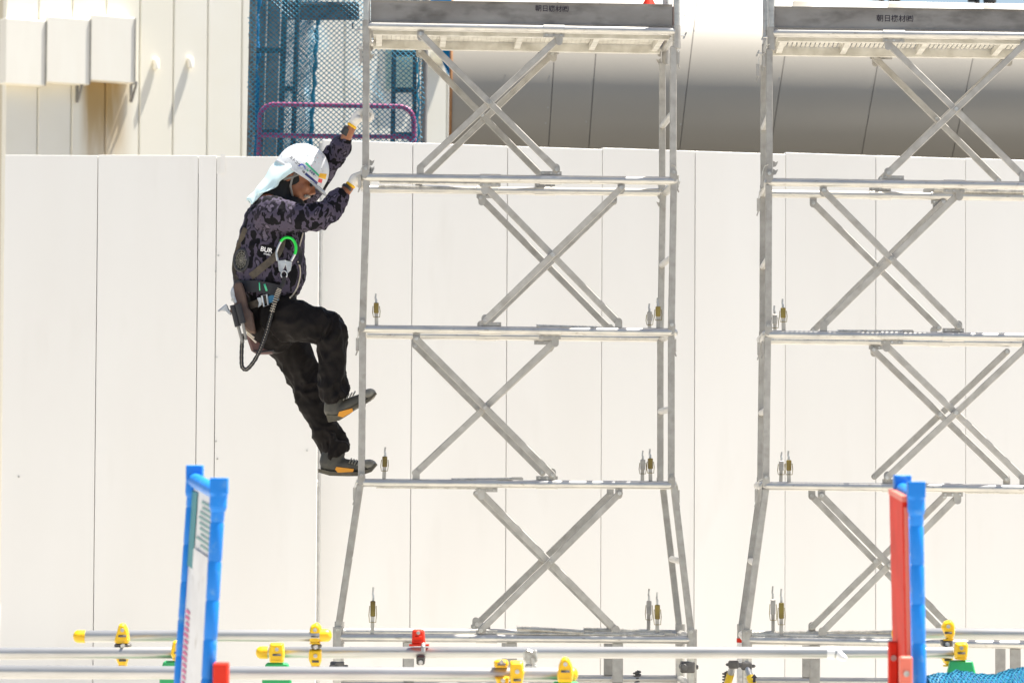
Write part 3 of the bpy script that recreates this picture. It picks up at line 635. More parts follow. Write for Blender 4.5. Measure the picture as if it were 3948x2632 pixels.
# stencilled maker's name on both toe boards
for (T, x, y) in ((T1, 2128, 36), (T2, 3450, 74)):
    root, NP, FP, LV, d, w, tb = T; p = NP(x, y, -.0015)
    text('stencil_text', '朝日機材㈱', .034 if T is T1 else .037, p, w - ZA*.014, ZA, 'ink', root, .0006, bold=.0004)
# loose gear seen on the left deck, yellow stay with arrow on the right tower
root, NP, FP, LV, d, w, tb = T1
p = LV[0][0] + (LV[0][1] - LV[0][0])*.93 + d*.35 + ZA*.02
b = B(); b.tube([p + ZA*.0, p + ZA*.14, p + ZA*.205], [.075, .045, .012], 12); b.box(p + ZA*.01, .085, .085, .01)
tag(build('traffic_cone', b, 'red', loc=p), 'orange red cone tip behind the top right of the left toe board', 'cone')
q = LV[0][0] + (LV[0][1] - LV[0][0])*.80 + d*.2 + ZA*.018
b = B(); b.tube([q - w*.06, q - w*.02 + ZA*.02, q + w*.05 + ZA*.015, q + w*.09], [.012, .03, .03, .012], 10); tag(build('work_glove', b, 'clothwhite', loc=q), 'white glove lying on the left tower deck under the toe board', 'glove')
root, NP, FP, LV, d, w, tb = T2
a = LV[4][0]
def stay(p0, p1, m, name, lab):
    t = thing('outrigger_stay', lab, 'scaffold stay', V((p1.x, p1.y, .0)), 'outrigger stays at the tower legs')
    b = B(); b.cyl(p0, p0 + (p1 - p0)*.12, .0175, 12); build('steel_tube', b, 'pipe', t)
    b = B(); b.cyl(p0 + (p1 - p0)*.07, p1, .0195, 12); tb_ = build('yellow_tube', b, 'yellowtube', t)
    b = B(); b.ell(p1, .04, .04, .015); build('foot_pad', b, 'black', t)
    b = B(); b.box(p0, .026, .022, .02); b.cyl(p0 - w*.04, p0 + w*.045, .008, 8); build('clamp', b, 'dark', t, smooth=False, bevel=.006)
    return t, tb_
s0 = NP(2878, 2566, -.04); 
st, tb_ = stay(s0, V((s0.x + .22, s0.y - .45, .012)), 'yellowtube', 'x', 'yellow and steel outrigger stay with arrow mark at right tower leg')
ap = NP(2908, 2612, -.125); b = B(); sh = [(0, .02), (.016, .0), (.007, 0), (.007, -.022), (-.007, -.022), (-.007, 0), (-.016, 0)]
s1 = FP(2828, 2560, -.25); stay(s1, V((s1.x - .18, s1.y + .35, .012)), 'yellowtube', 'x', 'dark yellow outrigger stay behind the left leg of right tower')
b.prism([ap + w*x_ + ZA*z_ for x_, z_ in sh], d*.003); build('arrow_mark', b, 'ink', st, smooth=False)
# red and white tape wrapped round the right tower's far leg, small clamps on legs
for (T, xs) in ((T1, [(1300, 2570), (2650, 2570)]), (T2, [])):
    root, NP, FP, LV, d, w, tb = T
    for (x, y) in xs:
        p = NP(x, y, -.0); b = B(); b.box(p, .035, .03, .028, (w, d, ZA)); b.cyl(p - d*.05 - w*.02, p + d*.05 - w*.02, .02, 10); b.cyl(p + w*.03, p + w*.055, .014, 6); build('leg_clamp', b, 'dark', root, smooth=False, bevel=.005)
root, NP, FP, LV, d, w, tb = T2
b = B(); p = LV[4][0] + d*.66 - ZA*.03; b.cyl(p, p - ZA*.25, .0275, 14); build('wrapped_tape', b, 'clothwhite', root)
b = B(); b.cyl(p + ZA*.01, p - ZA*.012, .0285, 14); build('red_tape', b, 'red', root)
for (x, y) in ((2456, 2608), (2800, 2610)):
    T = T1 if x < 2700 else T2; p = T[2](x, y); b = B(); b.helix(p - ZA*.03, p + ZA*.03, .018, .005, 4, 6, 10); b.cyl(p - ZA*.05, p + ZA*.03, .01, 8)
    tag(build('jack_screw', b, 'dark'), 'dark coiled jack screw on the base rail of the ' + ('left tower' if x < 2700 else 'right tower'), 'jack screw')
# ================================================================== the climbing worker
from mathutils.bvhtree import BVHTree
def camo(name):
    m, t, b = principled(name); b.inputs['Roughness'].default_value = .75; b.inputs['Specular IOR Level'].default_value = .1
    tc = t.nodes.new('ShaderNodeTexCoord'); mp = t.nodes.new('ShaderNodeMapping'); mp.inputs['Scale'].default_value = (1.0, 1.0, .62); t.links.new(tc.outputs['Object'], mp.inputs[0])
    n = t.nodes.new('ShaderNodeTexNoise'); n.inputs['Scale'].default_value = 21; n.inputs['Detail'].default_value = 3; n.inputs['Distortion'].default_value = .15; t.links.new(mp.outputs[0], n.inputs[0])
    r = t.nodes.new('ShaderNodeValToRGB'); r.color_ramp.interpolation = 'CONSTANT'; e = r.color_ramp.elements
    e[0].position = 0; e[0].color = (.008, .0075, .0095, 1); e[1].position = .45; e[1].color = (.074, .062, .092, 1)
    x = e.new(.57); x.color = (.024, .021, .029, 1); x = e.new(.64); x.color = (.12, .102, .14, 1)
    t.links.new(n.outputs['Fac'], r.inputs[0])
    w = t.nodes.new('ShaderNodeTexWave'); w.inputs['Scale'].default_value = 120; mp2 = t.nodes.new('ShaderNodeMapping'); mp2.inputs['Rotation'].default_value = (0, R(40), 0); t.links.new(tc.outputs['Object'], mp2.inputs[0]); t.links.new(mp2.outputs[0], w.inputs[0])
    mr = t.nodes.new('ShaderNodeMapRange'); mr.inputs['To Min'].default_value = .72; mr.inputs['To Max'].default_value = 1.15; t.links.new(w.outputs['Fac'], mr.inputs[0])
    mx = t.nodes.new('ShaderNodeMixRGB'); mx.blend_type = 'MULTIPLY'; mx.inputs[0].default_value = 1; t.links.new(r.outputs[0], mx.inputs[1]); t.links.new(mr.outputs[0], mx.inputs[2]); t.links.new(mx.outputs[0], b.inputs['Base Color'])
    n2 = t.nodes.new('ShaderNodeTexNoise'); n2.inputs['Scale'].default_value = 35; t.links.new(tc.outputs['Object'], n2.inputs[0])
    bp = t.nodes.new('ShaderNodeBump'); bp.inputs['Strength'].default_value = .35; bp.inputs['Distance'].default_value = .01; t.links.new(n2.outputs['Fac'], bp.inputs['Height']); t.links.new(bp.outputs[0], b.inputs['Normal'])
    return m
M['camo'] = camo('camouflage_jacket')
M['trousers'] = mat('black_work_trousers', (.015, .0125, .012), .6, 0, (.009, .0078, .0074), 9, bump=.3, bscale=30, spec=.08)
M['skin'] = mat('tanned_skin', (.34, .135, .062), .5, 0, (.27, .10, .048), 25, bump=.08, bscale=120)
M['glove'] = mat('white_knit_glove', (.72, .70, .66), .85, 0, (.64, .61, .56), 40, bump=.3, bscale=160)
M['cuff'] = mat('yellow_glove_cuff', (.80, .45, .01), .7)
M['hel'] = mat('white_helmet', (.76, .77, .77), .3, 0, (.64, .66, .68), 14, .35, .75, coat=.3, dirt=(.36, .38, .42), dscale=30, dlo=.58, dhi=.72)
M['helgrey'] = mat('smoked_helmet_panel', (.42, .44, .46), .25, 0, coat=.3)
M['nape'] = mat('pale_cyan_nape_cloth', (.66, .82, .83), .8, 0, (.60, .78, .80), 6)
M['hood'] = mat('black_hood_cloth', (.010, .011, .012), .85)
M['boot'] = mat('grey_work_boot', (.038, .036, .03), .6, 0, (.075, .07, .055), 14, bump=.15, bscale=40)
M['boottoe'] = mat('pale_boot_toe', (.26, .25, .21), .5, 0, (.16, .15, .12), 18)  # paler tone for toe caps, laces and fan grille
M['sole'] = mat('boot_sole', (.06, .053, .038), .7, 0, (.11, .098, .068), 25, bump=.3, bscale=90)
M['orange'] = mat('orange_boot_panel', (.72, .30, .02), .45)
M['strap'] = mat('brown_webbing', (.085, .068, .05), .8, 0, (.055, .045, .035), 60, bump=.3, bscale=150)
M['pad'] = mat('black_belt_pad', (.02, .02, .024), .7, bump=.2, bscale=80)
M['alu'] = mat('brushed_aluminium', (.62, .63, .64), .3, .8, (.45, .46, .48), 30)
M['hookgreen'] = mat('green_hook_cover', (.01, .62, .06), .4)
M['bluestrap'] = mat('blue_webbing', (.04, .17, .30), .7)
M['leather'] = mat('brown_leather', (.11, .065, .045), .55, 0, (.06, .035, .03), 14, bump=.2, bscale=50)
M['bag'] = mat('dark_red_brown_bag', (.10, .045, .042), .6, 0, (.06, .03, .03), 14, bump=.2)
M['cord'] = mat('cream_cord', (.62, .55, .45), .7)
M['lany'] = mat('black_lanyard', (.016, .016, .018), .75, bump=.5, bscale=110)
M['navy'] = mat('navy_print', (.015, .03, .16), .4); M['bluearc'] = mat('blue_print', (.02, .06, .55), .4); M['printgreen'] = mat('green_print', (.05, .42, .22), .4)
M['sticker'] = mat('orange_sticker', (.85, .45, .02), .4); M['redsticker'] = mat('red_sticker', (.7, .05, .06), .4); M['printwhite'] = mat('white_print', (.8, .8, .8), .5)
M['grey'] = mat('grey_moustache_hair', (.42, .38, .33), .8, 0, (.28, .24, .2), 60)
M['hair'] = mat('dark_grey_hair', (.03, .028, .026), .8)

def cr(P, k=4):                    # Catmull-Rom through rows of numbers
    P = [list(map(float, p)) for p in P]; out = []
    for i in range(len(P) - 1):
        p0, p1, p2, p3 = P[max(i - 1, 0)], P[i], P[i + 1], P[min(i + 2, len(P) - 1)]
        for j in range(k):
            t = j/k; out.append([.5*(2*b + (c - a)*t + (2*a - 5*b + 4*c - e)*t*t + (3*b - a - 3*c + e)*t**3) for a, b, c, e in zip(p0, p1, p2, p3)])
    return out + [P[-1]]
def loft(b, pts, n=20, k=4, cap=.6):
    q = cr(pts, k); C = [pt(a[0], a[1], a[2]) for a in q]; rows = []
    def ring(c, t, hw, hd):
        e1 = V((t.z, 0, -t.x)); e1 = e1.normalized() if e1.length > 1e-6 else XA
        e2 = t.cross(e1).normalized()
        return [c + e1*(hw*math.cos(2*math.pi*i/n)) + e2*(hd*math.sin(2*math.pi*i/n)) for i in range(n)]
    m = len(C); T = [(C[min(i + 1, m - 1)] - C[max(i - 1, 0)]).normalized() for i in range(m)]
    R_ = [(a[3]/ppm(a[2]), a[4]) for a in q]
    for s in (.35, .75): rows.append(ring(C[0] - T[0]*(min(R_[0])*cap*math.sqrt(1 - s*s)), T[0], R_[0][0]*s, R_[0][1]*s))
    for i in range(m): rows.append(ring(C[i], T[i], *R_[i]))
    for s in (.75, .35): rows.append(ring(C[-1] + T[-1]*(min(R_[-1])*cap*math.sqrt(1 - s*s)), T[-1], R_[-1][0]*s, R_[-1][1]*s))
    vs = [p for r in rows for p in r]; L = len(rows)
    fs = [(i*n + j, i*n + (j + 1) % n, (i + 1)*n + (j + 1) % n, (i + 1)*n + j) for i in range(L - 1) for j in range(n)]
    fs += [tuple(range(n - 1, -1, -1)), tuple((L - 1)*n + j for j in range(n))]
    b.add(vs, fs); return C
def fuse(b, voxel, it=6, fac=.5):
    me = bpy.data.meshes.new('tmp'); me.from_pydata([tuple(v) for v in b.v], [], b.f); me.update()
    bm = bmesh.new(); bm.from_mesh(me); bmesh.ops.recalc_face_normals(bm, faces=bm.faces); bm.to_mesh(me); bm.free()
    o = bpy.data.objects.new('tmp', me); COL.objects.link(o)
    r = o.modifiers.new('r', 'REMESH'); r.mode = 'VOXEL'; r.voxel_size = voxel; r.adaptivity = 0
    s = o.modifiers.new('s', 'SMOOTH'); s.factor = fac; s.iterations = it
    dg = bpy.context.evaluated_depsgraph_get(); e = bpy.data.meshes.new_from_object(o.evaluated_get(dg))
    bpy.data.objects.remove(o); out = B(); out.v = [v.co.copy() for v in e.vertices]; out.f = [tuple(p.vertices) for p in e.polygons]
    nrm = [v.normal.copy() for v in e.vertices]; bpy.data.meshes.remove(e); return out, nrm
def wrinkle(b, nrm, amp, sc, joints=(), st=(1, 1, 1)):
    for i, v in enumerate(b.v):
        p = V((v.x*sc*st[0], v.y*sc*st[1], v.z*sc*st[2]))
        w = noise.noise(p + V((noise.noise(p*.7)*1.3, 0, noise.noise(p*.7 + V((5, 1, 2)))*1.3)))
        a = amp*.55
        for (c, r, g_) in joints:
            dd = (v - c).length
            if dd < r: a += amp*g_*(1 - dd/r)
        w2 = noise.noise(p*2.3 + V((3, 7, 1))); ridge = max(1 - abs(w)*3.0, -.55)*.75 + max(1 - abs(w2)*2.8, -.5)*.25
        v += nrm[i]*(a*ridge)
    return b
YM = 17.33
person = bpy.data.objects.new('person', bpy.data.meshes.new('person'))      # replaced below by the body mesh
bpy.data.objects.remove(person)
HC = pt(1158, 668, YM); HF, HL_, HU = V((.85, 0, -.527)), V((0, -1, 0)), V((.527, 0, .85))   # forward, towards camera, up of the head
def hd(f, l, u): return HC + HF*f + HL_*l + HU*u
# --- body: one continuous surface, mostly under the clothes
b = B()
loft(b, [(1040, 780, YM, 70, .12), (1050, 850, YM, 95, .15), (1040, 980, YM, 92, .14), (1040, 1120, YM, 88, .14), (1045, 1240, YM, 88, .15)])
loft(b, [(1040, 820, 17.2, 42, .05), (1150, 838, 17.1, 36, .043), (1250, 832, 17.07, 33, .04), (1300, 775, 17.09, 27, .033), (1350, 716, 17.12, 19, .025), (1366, 702, 17.12, 12, .02)])
loft(b, [(1090, 810, 17.47, 42, .05), (1170, 755, 17.5, 38, .045), (1230, 685, 17.5, 34, .04), (1300, 585, 17.44, 27, .034), (1352, 500, 17.38, 18, .024), (1364, 472, 17.37, 12, .018)])
loft(b, [(1040, 1230, 17.24, 62, .075), (1160, 1240, 17.2, 50, .06), (1272, 1268, 17.18, 30, .04), (1280, 1380, 17.18, 34, .042), (1286, 1540, 17.17, 28, .036), (1300, 1580, 17.17, 26, .036), (1400, 1535, 17.17, 18, .034)])
loft(b, [(1070, 1270, 17.42, 62, .075), (1150, 1410, 17.45, 52, .062), (1190, 1510, 17.45, 44, .055), (1240, 1620, 17.45, 34, .042), (1290, 1735, 17.45, 20, .03), (1300, 1790, 17.45, 28, .036), (1400, 1797, 17.45, 18, .034)])
def hell(f, l, u, a, c, e, nu=16, nv=10): b.ell(hd(f, l, u), a, c, e, (HF, HL_, HU), nu, nv)
hell(-.005, 0, .02, .102, .078, .115, 24, 16); hell(.022, 0, -.05, .072, .062, .085, 20, 14); hell(.058, 0, -.108, .032, .036, .026)
hell(.082, 0, -.006, .02, .05, .016); hell(.086, 0, -.088, .017, .026, .015)
for s in (-1, 1): hell(.055, .040*s, -.048, .03, .024, .032); hell(-.032, .080*s, -.044, .021, .010, .034); hell(-.028, .086*s, -.030, .014, .008, .014)
b.tube([hd(.084, 0, -.015), hd(.102, 0, -.042), hd(.110, 0, -.060)], [.011, .014, .019], 12)
for s in (-1, 1): b.ell(hd(.098, .014*s, -.062), .012, .009, .010, (HF, HL_, HU))
b.tube([hd(-.03, 0, -.02), hd(-.045, 0, -.09), pt(1045, 790, YM)], [.062, .06, .068], 16)
bb, nn_ = fuse(b, .0062, 3)
person = build('person', bb, 'skin', loc=V((pt(1150, 1200, YM).x, YM, pt(0, 1845, YM).z)), ang=180)
tag(person, 'worker in camouflage jacket and white helmet climbing the left tower end', 'person')
PB_ = person
# --- trousers
b = B()
loft(b, [(1035, 1120, YM, 104, .15), (1038, 1180, YM, 106, .158), (1045, 1240, YM, 100, .16), (1060, 1300, 17.36, 82, .15)])
loft(b, [(1030, 1222, 17.25, 84, .095), (1110, 1230, 17.21, 82, .09), (1195, 1246, 17.18, 70, .08), (1270, 1258, 17.17, 58, .07), (1276, 1262, 17.17, 54, .066)])
loft(b, [(1281, 1244, 17.17, 46, .062), (1283, 1310, 17.17, 52, .066), (1281, 1400, 17.17, 51, .062), (1284, 1480, 17.17, 50, .06), (1296, 1535, 17.17, 50, .058)], cap=.25)
loft(b, [(1070, 1275, 17.42, 82, .095), (1122, 1345, 17.44, 74, .088), (1166, 1440, 17.45, 65, .08), (1196, 1530, 17.45, 53, .07), (1230, 1610, 17.45, 49, .064), (1270, 1690, 17.45, 53, .062), (1300, 1742, 17.45, 58, .06)], cap=.2)
tb_, nr = fuse(b, .0075, 5)
wrinkle(tb_, nr, .019, 11, [(pt(1250, 1290, 17.15), .14, 1.3), (pt(1290, 1500, 17.15), .12, 1.2), (pt(1180, 1480, 17.4), .16, 1.2), (pt(1280, 1710, 17.4), .13, 1.5), (pt(1080, 1260, 17.2), .12, .8)], (1, 1, .75))
trousers = build('trousers', tb_, 'trousers', person, ang=180)
# --- jacket
b = B()
loft(b, [(1036, 778, YM, 62, .12), (1042, 815, YM, 98, .175), (1050, 880, YM, 122, .185), (1042, 960, YM, 130, .18), (1040, 1030, YM, 138, .178), (1038, 1090, YM, 134, .17), (1044, 1140, YM, 110, .16)], cap=.3)
loft(b, [(1010, 818, 17.17, 64, .08), (1080, 830, 17.13, 64, .075), (1155, 839, 17.09, 54, .064), (1225, 838, 17.06, 51, .06), (1262, 816, 17.06, 48, .056), (1292, 780, 17.08, 41, .05), (1326, 748, 17.1, 32, .04)], cap=.2)
loft(b, [(1090, 805, 17.48, 62, .075), (1160, 765, 17.52, 55, .064), (1222, 692, 17.5, 47, .056), (1284, 606, 17.45, 41, .05), (1318, 560, 17.42, 35, .043), (1337, 530, 17.4, 26, .035)], cap=.2)
jb, nr = fuse(b, .0075, 5)
wrinkle(jb, nr, .012, 13, [(pt(1262, 815, 17.05), .12, 1.7), (pt(1090, 800, 17.15), .12, .9), (pt(1300, 570, 17.4), .13, 1.3), (pt(1150, 1110, 17.3), .14, .9)], (1, 1, 1))
jacket = build('jacket', jb, 'camo', person, ang=180)
BV = [BVHTree.FromPolygons([tuple(v) for v in q.v], q.f) for q in (jb, tb_)]
def hit(px_, py_, off=.004, Yd=17.15):
    d = ray(px_, py_); dn = d.normalized(); best = None
    for t in BV:
        h = t.ray_cast(EYE, dn)
        if h[0] is not None and (best is None or h[3] < best[1]): best = (h[0], h[3], h[1])
    if best is None: return pt(px_, py_, Yd)
    return best[0] - dn*off
def ribbon(name, path, width, m, parent=None, th=.003, off=.004, k=5, Yd=17.15):
    q = cr([(x, y) for x, y in path], k); P = [hit(x, y, off, Yd) for x, y in q]
    # smooth the depth so that the strap does not follow every fold
    for _ in range(3): P = [P[0]] + [V((P[i].x, (P[i - 1].y + P[i].y*1.0 + P[i + 1].y)/3 - .001, P[i].z)) for i in range(1, len(P) - 1)] + [P[-1]]
    b = B(); rows = []
    for i, p in enumerate(P):
        t = (P[min(i + 1, len(P) - 1)] - P[max(i - 1, 0)]).normalized(); n = V((0, -1, 0)); s = t.cross(n).normalized(); n = s.cross(t).normalized()
        if n.y > 0: n = -n
        rows.append([p + s*(width/2), p + s*(width/2) + n*th, p - s*(width/2) + n*th, p - s*(width/2)])
    for r in rows: r.append(r[0])
    b.grid(rows); return build(name, b, m, parent or person, ang=30)
# --- gloves and wrists
def hand(c, wrist, a_in, a_out, rr, s_thumb, name):
    # fingers close round a bar that runs along Y through c; angles in the x-z plane (0 = +x, 90 = up)
    b = B(); fr = .0098
    P = lambda a, r, y: c + V((math.cos(R(a))*r, y, math.sin(R(a))*r))
    ends = [a_out + 18, a_out, a_out - 6, a_out + 14]
    for i, y in enumerate((-.034, -.0115, .0115, .034)):
        n = 8; b.tube([P(a_in + 26, rr + .030, y*.92)] + [P(a_in + (ends[i] - a_in)*j/n, rr + fr + (.007 if j in (0, 3, 6) else .003), y) for j in range(n + 1)], [.0115] + [.0108]*3 + [.0103]*3 + [.0095, .0088, .007], 10)
    k = P(a_in + 10, rr + .016, 0)
    rows = []; ax = (k - wrist).normalized(); e = ax.cross(YA).normalized()
    for t, hw, hd_ in ((-.1, .0225, .028), (.2, .025, .033), (.5, .029, .042), (.8, .028, .045), (1.08, .019, .043)):
        m = wrist + (k - wrist)*t; rows.append([m + e*(hw*math.cos(2*math.pi*j/14)) + YA*(hd_*math.sin(2*math.pi*j/14)) for j in range(14)])
    vs = [p for r in rows for p in r]; b.add(vs, [(i*14 + j, i*14 + (j + 1) % 14, (i + 1)*14 + (j + 1) % 14, (i + 1)*14 + j) for i in range(4) for j in range(14)] + [tuple(range(13, -1, -1)), tuple(56 + j for j in range(14))])
    th0 = wrist + (k - wrist)*.3 + YA*(.03*s_thumb); 
    b.tube([th0, wrist + (k - wrist)*.55 + YA*(.048*s_thumb) - e*.008, P(a_in + 75, rr + .018, .050*s_thumb), P(a_in + 110, rr + .013, .046*s_thumb), P(a_in + 140, rr + .011, .040*s_thumb)], [.014, .014, .012, .0108, .008], 10)
    g_, _ = fuse(b, .0030, 2, .4); gl = build(name, g_, 'glove', person, ang=180)
    bq = B(); aw = (k - wrist).normalized(); ring = []
    e1 = aw.cross(YA).normalized()
    for t, r in ((-.010, 1.0), (-.006, 1.16), (.001, 1.16), (.004, 1.02)):
        ring.append([wrist + aw*t + e1*(.0225*r*math.cos(2*math.pi*j/16)) + YA*(.0285*r*math.sin(2*math.pi*j/16)) for j in range(17)])
    bq.grid(ring); build('glove_cuff', bq, 'cuff', gl)
    return gl
hoopL = T1[3][1][0]; rungs = None
td = T1[4]; c1 = hoopL + td*.135; wr1 = pt(1353, 712, 17.12)
hand(c1, wr1, 138, -20, .0215, 1, 'right_glove')
mid = (T1[1](1412, 160) + T1[1](1409, 676))/2; c2 = mid + td*.36; wr2 = pt(1358, 484, 17.37)
hand(c2, wr2, 135, -55, .017, -1, 'left_glove')
b = B(); wA, wB = pt(1331, 519, 17.395), pt(1346, 494, 17.385); b.tube([wA, wB], [.0275, .0265], 16, ry=.031); wb = build('wrist_band', b, 'black', person)
b = B(); wA, wB = pt(1334, 728, 17.105), pt(1340, 721, 17.108); b.tube([wA, wB], .0275, 16, ry=.0305); build('thin_wrist_band', b, 'black', person)
# --- hood, nape cloth, helmet
b = B(); b.ell(hd(-.025, 0, -.03), .080, .082, .075, (HF, HL_, HU), 20, 14)
b.tube([hd(-.05, 0, -.04), hd(-.06, 0, -.1), pt(1050, 780, YM), pt(1045, 830, YM)], [.072, .078, .10, .12], 18)
b.ell(pt(1110, 790, YM), .09, .10, .05)
hb, _ = fuse(b, .007, 6); build('neck_hood', hb, 'hood', person, ang=180)
cols = [[(1143, 657, -.108), (1112, 676, -.118), (1082, 699, -.12), (1058, 726, -.118), (1000, 741, -.11)],
        [(1112, 628, -.100), (1078, 656, -.108), (1040, 700, -.108), (1000, 745, -.10), (971, 784, -.085)],
        [(1079, 604, -.0), (1046, 640, -.0), (1010, 695, .0), (970, 742, .0), (946, 767, .0)],
        [(1112, 628, .100), (1078, 656, .108), (1040, 700, .108), (1000, 745, .10), (971, 784, .085)],
        [(1143, 657, .108), (1112, 676, .118), (1082, 699, .12), (1058, 726, .118), (1000, 741, .11)]]
cc = cr([[v for p in c for v in p] for c in cols], 6); rows = []
for c in cc:
    pts3 = cr([c[i:i + 3] for i in range(0, 15, 3)], 5)
    rows.append([pt(p[0], p[1], YM + p[2]) for p in pts3])
b = B()
for i, r in enumerate(rows):
    for j, p in enumerate(r):
        q = j/(len(r) - 1); r[j] = p + V((0, 1, .4)).normalized()*(.012*q*math.sin(i*1.15 + j*.25)) + V((.004*q*math.sin(j*1.1 + i*.4), 0, .006*q*math.sin(i*.9)))
b.grid(rows); nc = build('nape_cloth', b, 'nape', person, ang=180); md = nc.modifiers.new('s', 'SOLIDIFY'); md.thickness = .002
HA, HB, HH = .139, .117, .150
def dome(f, u, out=0.0):           # near side of the shell
    q = 1 - (f/HA)**2 - (max(u, 0)/HH)**2; return hd(f, HB*math.sqrt(max(q, .0)) + out, u)
b = B(); rows = []
for i in range(13):
    ph = math.pi/2*i/12; cu, su = math.cos(ph)**.85, math.sin(ph)**.95
    rows.append([hd(HA*cu*math.cos(2*math.pi*j/40)*(1.012 if abs(math.sin(2*math.pi*j/40)) < .35 and i > 1 else 1), HB*cu*math.sin(2*math.pi*j/40), HH*su*(1.02 if abs(cu*math.sin(2*math.pi*j/40)) < .28 and i > 8 else 1)) for j in range(41)])
rim = [[hd(HA*1.03*math.cos(2*math.pi*j/40), HB*1.04*math.sin(2*math.pi*j/40), -.014) for j in range(41)], [hd(HA*1.0*math.cos(2*math.pi*j/40), HB*1.0*math.sin(2*math.pi*j/40), -.004) for j in range(41)]]
b.grid(rim + rows); hel = build('helmet', b, 'hel', person, ang=50); md = hel.modifiers.new('s', 'SOLIDIFY'); md.thickness = .004; md.offset = -1
b = B(); rows = []
for j in range(17):
    a = R(-62 + 124*j/16); ex = math.cos(a/62*57.3*math.pi/2)**.6 if abs(a) < R(61.9) else 0
    base = hd(HA*1.0*math.cos(a), HB*1.0*math.sin(a), -.010); rows.append([base, base + (HF*math.cos(a*.7) + HL_*math.sin(a*.7)*.3)*(.022*ex) - HU*(.004 + .004*ex), base + HF*(.042*ex) - HU*(.006 + .016*ex)])
b.grid(rows); vz = build('visor', b, 'helgrey', hel, ang=60); md = vz.modifiers.new('s', 'SOLIDIFY'); md.thickness = .003
def fu(px_, py_): dx, dy = px_ - 1158, py_ - 668; s = ppm(YM); return (dx*.85 + dy*.527)/s, (dx*.527 - dy*.85)/s
HBV = BVHTree.FromObject(hel, bpy.context.evaluated_depsgraph_get()) if False else None
hv = B(); hv.grid(rim); 
# decals follow the shell: photo point -> nearest camera-side point of the dome
hme = hel.data; HB2 = BVHTree.FromPolygons([tuple(v.co + hel.matrix_basis.translation + wloc(hel)*0 + person.location) for v in hme.vertices], [tuple(p.vertices) for p in hme.polygons])
def onhel(px_, py_, off=.0012):
    d = ray(px_, py_).normalized(); h = HB2.ray_cast(EYE, d)
    return (h[0] - d*off) if h[0] is not None else pt(px_, py_, YM - .1)
def decal(name, q, m, nx=6, ny=3, off=.0012):
    b = B(); rows = []
    for i in range(ny + 1):
        v = i/ny; a = (q[0][0] + (q[3][0] - q[0][0])*v, q[0][1] + (q[3][1] - q[0][1])*v); c = (q[1][0] + (q[2][0] - q[1][0])*v, q[1][1] + (q[2][1] - q[1][1])*v)
        rows.append([onhel(a[0] + (c[0] - a[0])*j/nx, a[1] + (c[1] - a[1])*j/nx, off) for j in range(nx + 1)])
    b.grid(rows); return build(name, b, m, hel)
decal('green_stripe', [(1176, 631), (1229, 682), (1232, 675), (1181, 625)], 'printgreen'); decal('navy_bar', [(1174, 673), (1221, 711), (1226, 704), (1180, 665)], 'navy')
arcp = [(1150, 640), (1155, 634), (1163, 631), (1171, 635), (1177, 643), (1178, 653)]
b = B(); b.grid([[onhel(x + (1165 - x)*t, y + (650 - y)*t, .0014) for t in (0, .25)] for x, y in arcp]); build('blue_arc', b, 'bluearc', hel)
decal('cross_mark', [(1182, 653.5), (1191, 658.5), (1190, 661), (1181, 656)], 'printgreen', 2, 1); decal('cross_mark', [(1186.5, 651), (1189, 652), (1185.5, 662), (1183, 661)], 'printgreen', 1, 2)
decal('orange_sticker', [(1234, 668), (1260, 671), (1255, 692), (1226, 684)], 'sticker', 5, 4); decal('red_sticker', [(1229, 688), (1244, 692), (1240, 706), (1225, 702)], 'redsticker', 3, 3)
decal('clear_panel', [(1192, 569), (1226, 582), (1215, 612), (1178, 600)], 'helgrey', 6, 5, .0008)
random.seed(3)
for i in range(16):
    x_, y_ = random.uniform(1165, 1250), random.uniform(585, 650); s_ = random.uniform(1.2, 3)
    decal('scuff_mark', [(x_, y_), (x_ + s_, y_ + .6*s_), (x_ + .6*s_, y_ + 1.6*s_), (x_ - .3*s_, y_ + s_)], random.choice(['ink', 'navy', 'printgreen', 'helgrey', 'redsticker']), 1, 1)
def helm_text(body, x, y, ang, size, m):
    cu = bpy.data.curves.new('t', 'FONT'); cu.body = body; cu.size = 1; cu.align_x = 'CENTER'; cu.align_y = 'CENTER'; cu.resolution_u = 2; cu.offset = .03
    ob = bpy.data.objects.new('t', cu); COL.objects.link(ob); dg = bpy.context.evaluated_depsgraph_get(); me = bpy.data.meshes.new_from_object(ob.evaluated_get(dg)); bpy.data.objects.remove(ob)
    ca, sa = math.cos(R(ang)), math.sin(R(ang)); b = B()
    b.v = [onhel(x + size*(v.co.x*ca + v.co.y*sa), y + size*(v.co.x*sa - v.co.y*ca), .0018) for v in me.vertices]; b.f = [tuple(p.vertices) for p in me.polygons]
    build('helmet_lettering', b, m, hel, smooth=False)
helm_text('エトコウ', 1137, 622, 44, 13, 'ink'); helm_text('安全第一', 1206, 669, 42, 9, 'navy'); helm_text('A型', 1170, 663, 42, 8, 'ink')
